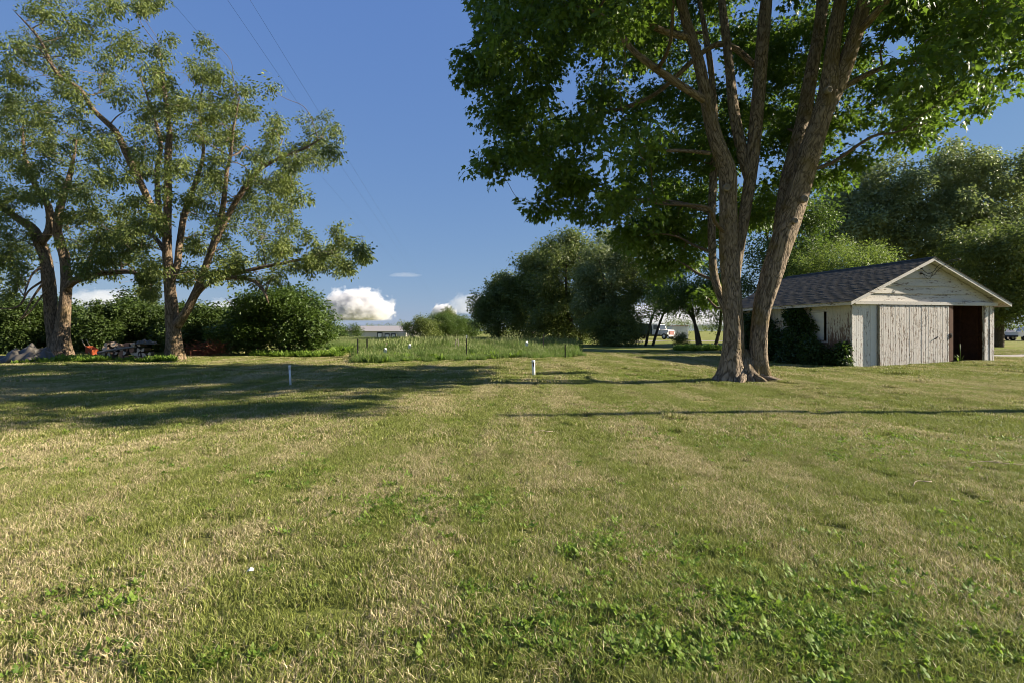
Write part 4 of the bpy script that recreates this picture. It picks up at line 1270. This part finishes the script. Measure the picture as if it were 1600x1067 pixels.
w_.scale = (.55, .55, .72); wh = MB().lathe([(.12, -.04), (.19, -.045), (.21, 0), (.19, .045), (.12, .04)], (.5, 0, .19), 16, 'y').build('wheel', M['black'], w_, True)
MB().lathe([(.115, -.03), (.115, .03)], (.5, 0, .19), 12, 'y').build('rim', M['orange'], wh)

bc = onground(318, 32)
br = tag(empty('brush_pile', bc), 'pile of reddish dead brushwood in the shade beside the hedge', 'brush pile')
m = MB(); rr_ = np.random.default_rng(15)
for i in range(150):
    a = rr_.uniform(0, 3.14); L = rr_.uniform(.5, 1.3); cx_, cy_, cz_ = rr_.normal(0, .6), rr_.normal(0, .35), abs(rr_.normal(.0, .32)) + .12
    dx, dz = math.cos(a) * L * .5, rr_.normal(0, .22)
    dy = math.sin(a) * L * .35
    m.tube([(cx_ - dx, cy_ - dy, max(.02, cz_ - dz)), (cx_, cy_, cz_ + rr_.normal(0, .06)), (cx_ + dx, cy_ + dy, max(.02, cz_ + dz))], [.016, .013, .006], 4, cap=False)
m.build('twigs', M['red_brush'], br)['kind'] = 'stuff'

# ================================================================== FAR BUILDING AND VEHICLES
WD = 230.0
wc = onground(598, WD)
wz = wc.z
ws = tag(empty('warehouse', wc), 'long low beige metal warehouse with loading docks far across the fields', 'building')
part('wall', M['metal_wall'], ws, ((-15, 0, -1), (13, 30, 4.6)))
m = MB(); m.prism([(-.6, 4.55), (15, 6.9), (30.6, 4.55), (30.6, 4.7), (15, 7.05), (-.6, 4.7)], 'x', -15.4, 13.4); m.build('roof', M['metal_roof'], ws)
for x0, x1, z1 in ((-2.3, -.1, 4.2), (.9, 2.9, 3.7), (3.6, 5.5, 3.7)):
    d_ = part('dock_door', M['black'], ws, ((x0, -.25, .6), (x1, -.02, z1)))
    part('door_leaf', M['white_panel'], d_, ((x0 + .3, -.3, .9), (x1 - .3, -.252, z1 - .5)))
part('annex', M['concrete'], ws, ((7.2, -3, -1), (10.4, -.05, 4.0)))
part('downpipe', M['concrete'], ws, ((5.9, -.2, 0), (6.1, -.03, 4.5)))

def wheel(parent, c, r, w, mat=None):
    t = MB().lathe([(r * .55, -w / 2), (r * .95, -w / 2), (r, -w * .3), (r, w * .3), (r * .95, w / 2), (r * .55, w / 2)], c, 18, 'y').build('wheel', M['black'], parent, True)
    MB().lathe([(r * .54, -w * .52), (r * .54, w * .52)], c, 12, 'y').build('rim', M['truck_white'], t)
# heavy truck, nose towards +x of its own frame
tc = onground(1026, 92)
tk = tag(empty('old_truck', tc, R(-50)), 'old white heavy truck with rust-red grille parked beyond the young tree', 'truck')
MB().prism([(-.2, .75), (1.25, .75), (1.25, 1.55), (.95, 2.45), (.75, 2.5), (-.1, 2.5), (-.2, 2.4)], 'y', -1.05, 1.05).build('cab', M['truck_white'], tk)
MB().prism([(1.26, .7), (2.85, .7), (2.9, 1.25), (2.8, 1.5), (1.26, 1.62)], 'y', -.85, .85).build('hood', M['truck_white'], tk)
MB().box((2.91, -.62, .72), (2.97, .62, 1.42)).build('grille', M['grille'], tk)
MB().add([(1.265, -.9, 1.62), (1.265, .9, 1.62), (1.0, .9, 2.38), (1.0, -.9, 2.38)], [(0, 1, 2, 3)]).build('windshield', M['glass'], tk)
part('side_window', M['glass'], tk, ((.1, -1.075, 1.6), (.85, -1.055, 2.3)))
part('side_window', M['glass'], tk, ((.1, 1.055, 1.6), (.85, 1.075, 2.3)))
part('bumper', M['truck_white'], tk, ((2.98, -1.1, .45), (3.12, 1.1, .72)))
for s in (-1, 1):
    part('fender', M['truck_white'], tk, ((1.7, s * .95 - .15, .78), (2.85, s * .95 + .15, 1.1)))
    MB().lathe([(.11, 0), (.11, .05), (.06, .07)], (2.9, s * .86, 1.25), 10, 'x').build('headlight', M['white_pvc'], tk, True)
    wheel(tk, (2.2, s * .98, .48), .48, .28)
    wheel(tk, (-3.4, s * .95, .48), .48, .4)
    wheel(tk, (-4.5, s * .95, .48), .48, .4)
part('frame', M['black'], tk, ((-5.4, -.45, .5), (2.7, .45, .74)))
part('cargo_box', M['green_box'], tk, ((-5.3, -1.15, .78), (-.35, 1.15, 2.55)))
sc = onground(1059.5, 96)
sb_ = tag(empty('storage_box', sc, R(4)), 'white ribbed storage box with rusty roof edge beside the old truck', 'container')
part('body', M['white_panel'], sb_, ((-1.45, -1, .1), (1.45, 1.6, 2.2)))
for i in range(12):
    part('rib', M['white_panel'], sb_, ((-1.4 + i * .24, -1.04, .12), (-1.31 + i * .24, -1.002, 2.15)))
part('roof', M['grille'], sb_, ((-1.55, -1.1, 2.203), (1.55, 1.7, 2.3)))
part('skid', M['black'], sb_, ((-1.4, -.9, -.05), (1.4, -.7, .098)), ((-1.4, 1.2, -.05), (1.4, 1.4, .098)))

# flatbed with raised ramps, and the pale pickup next to it
fc = onground(1573, 78)
fb = tag(empty('flatbed_trailer', fc, R(6)), 'black flatbed trailer with raised white ramps under the near-black tree', 'trailer')
part('deck', M['black'], fb, ((-1.9, -1, .62), (1.5, 1, .86)))
part('side_rail', M['truck_white'], fb, ((-1.5, -1.04, .88), (1.5, -1.002, 1.0)))
MB().prism([(-1.1, 1.0), (.7, 1.0), (.3, 1.75), (-.2, 1.95)], 'y', -.6, -.5).build('ramp', M['truck_white'], fb)
MB().prism([(-1.9, .9), (-1.6, .9), (-.9, 1.55), (-1.1, 1.6)], 'y', -.6, -.5).build('ramp', M['truck_white'], fb)
for x in (-.9, .1):
    wheel(fb, (x, -.9, .36), .36, .22); wheel(fb, (x, .9, .36), .36, .22)
part('jack_stand', M['white_pvc'], fb, ((1.3, -.95, -.02), (1.42, -.85, .62)))
pc = onground(1612, 76)
pk = tag(empty('pickup_truck', pc, R(4)), 'pale pickup truck partly behind the black flatbed trailer', 'pickup')
MB().prism([(-3.0, .55), (2.3, .55), (2.35, 1.0), (2.2, 1.15), (.95, 1.25), (.35, 1.85), (-1.1, 1.9), (-1.35, 1.25), (-3.0, 1.22)], 'y', -.95, .95).build('body', M['truck_white'], pk)
part('side_window', M['glass'], pk, ((-1.0, -.97, 1.28), (.25, -.953, 1.75)))
part('bumper', M['iron'], pk, ((-3.15, -.9, .5), (-3.01, .9, .72)))
for x in (-2.0, 1.55):
    wheel(pk, (x, -.86, .38), .38, .25); wheel(pk, (x, .86, .38), .38, .25)

# ================================================================== POLES AND WIRES
def pole(x, y, h, label):
    b = (x, y, G(x, y))
    o = tag(empty('utility_pole', b), label, 'pole')
    MB().tube([(0, 0, -.3), (0, 0, h * .5), (.03, 0, h)], [.19, .165, .13], 14).build('shaft', M['grey_wood'], o, True)
    MB().box((-.9, -.06, h - .7), (.9, .06, h - .56)).build('crossarm', M['grey_wood'], o)
    for xx in (-.8, 0.35, .8):
        MB().lathe([(.03, 0), (.06, .05), (.035, .1), (.05, .14), (.02, .17)], (xx, 0, h - .56), 8).build('insulator', M['concrete'], o, True)
pole(17.4, 10.3, 8.9, 'grey wooden utility pole whose thin shadow crosses the lawn')
pole(-33.8, 262, 15.5, 'distant utility pole rising from the trees near the warehouse')
pole(-2.4, -22, 8.4, 'grey wooden utility pole carrying the overhead wires past the lawn')
for k, xx in enumerate((-.8, .35, .8)):
    a = np.array((-33.8 + xx, 262, G(-33.8, 262) + 15.1)); b = np.array((-2.4 + xx, -22, G(-2.4, -22) + 8.0))
    P = [tuple(a + (b - a) * t + np.array((0, 0, -3.2 * 4 * t * (1 - t) * .25))) for t in np.linspace(0, 1, 70)]
    o = MB().tube(P, .0027, 4).build('overhead_wire', M['iron'], None, True)
    tag(o, 'thin dark overhead wire crossing the open sky between the elms and the maple', 'wire', 'overhead wires')

# ================================================================== CLOUDS
def mat_cloud(dens, soft):
    """heaped vapour: thick in the middle, broken up by noise towards the rim"""
    t = NT('cloud_vapour')
    g_ = t.n('TexCoord').outputs['Object']
    rad = t.n('VectorMath', {0: g_}, operation='LENGTH').outputs['Value']
    n1 = t.noise(t.scale(g_, (3.4, 3.4, 2.6)), 1.0, 8, .66)
    z = t.n('SeparateXYZ', {0: g_}).outputs[2]
    f = t.math('SUBTRACT', t.math('MULTIPLY_ADD', n1, soft, .98 - soft * .5), rad)
    d = t.math('MULTIPLY', t.ramp(f, -.02, .14), t.ramp(z, -.42, -.22))
    v = t.n('VolumePrincipled', {'Color': (.93, .92, .925, 1), 'Density': t.math('MULTIPLY', d, dens), 'Anisotropy': 0.0})
    t.t.links.new(v.outputs[0], t.out.inputs['Volume'])
    return t.m
CD = 5200.0
def ico(sub):
    import bmesh
    bm = bmesh.new(); bmesh.ops.create_icosphere(bm, subdivisions=sub, radius=1.45)
    V = [v.co[:] for v in bm.verts]; Fc = [tuple(v.index for v in f.verts) for f in bm.faces]
    bm.free(); return V, Fc
IV, IF = ico(3)
VM = {k: mat_cloud(*a) for k, a in (('heap', (.030, 1.45)), ('bank', (.0022, 1.6)), ('wisp', (.0012, 1.4)))}
def cloud(label, px, py, rx, ry, kind, depth=1.0):
    m = MB(); m.add(IV, IF)
    o = m.build('cloud', VM[kind])
    o.location = at(px, py, CD); o.scale = (rx * CD / F, rx * CD / F * depth, ry * CD / F)
    return tag(o, label, 'cloud')
cloud('big sunlit heap cloud above the distant warehouse', 556, 487, 58, 36, 'heap', .6)
cloud('small bright cloud peeping over the far bushy trees', 693, 491, 20, 16, 'heap')
cloud('soft cloud bank beside the outer end of the shelter belt', 742, 482, 46, 24, 'bank', .6)
cloud('low pale cloud bank behind the elm trunks and hedge', 385, 492, 80, 26, 'bank', .5)
cloud('faint cloud bank seen between the two elm trunks', 170, 474, 70, 22, 'bank', .5)
cloud('low white cloud bank glimpsed behind the young tree and truck', 1055, 498, 110, 30, 'bank', .5)
cloud('thin wisp of cloud above the warehouse skyline', 633, 431, 26, 5, 'wisp', .5)
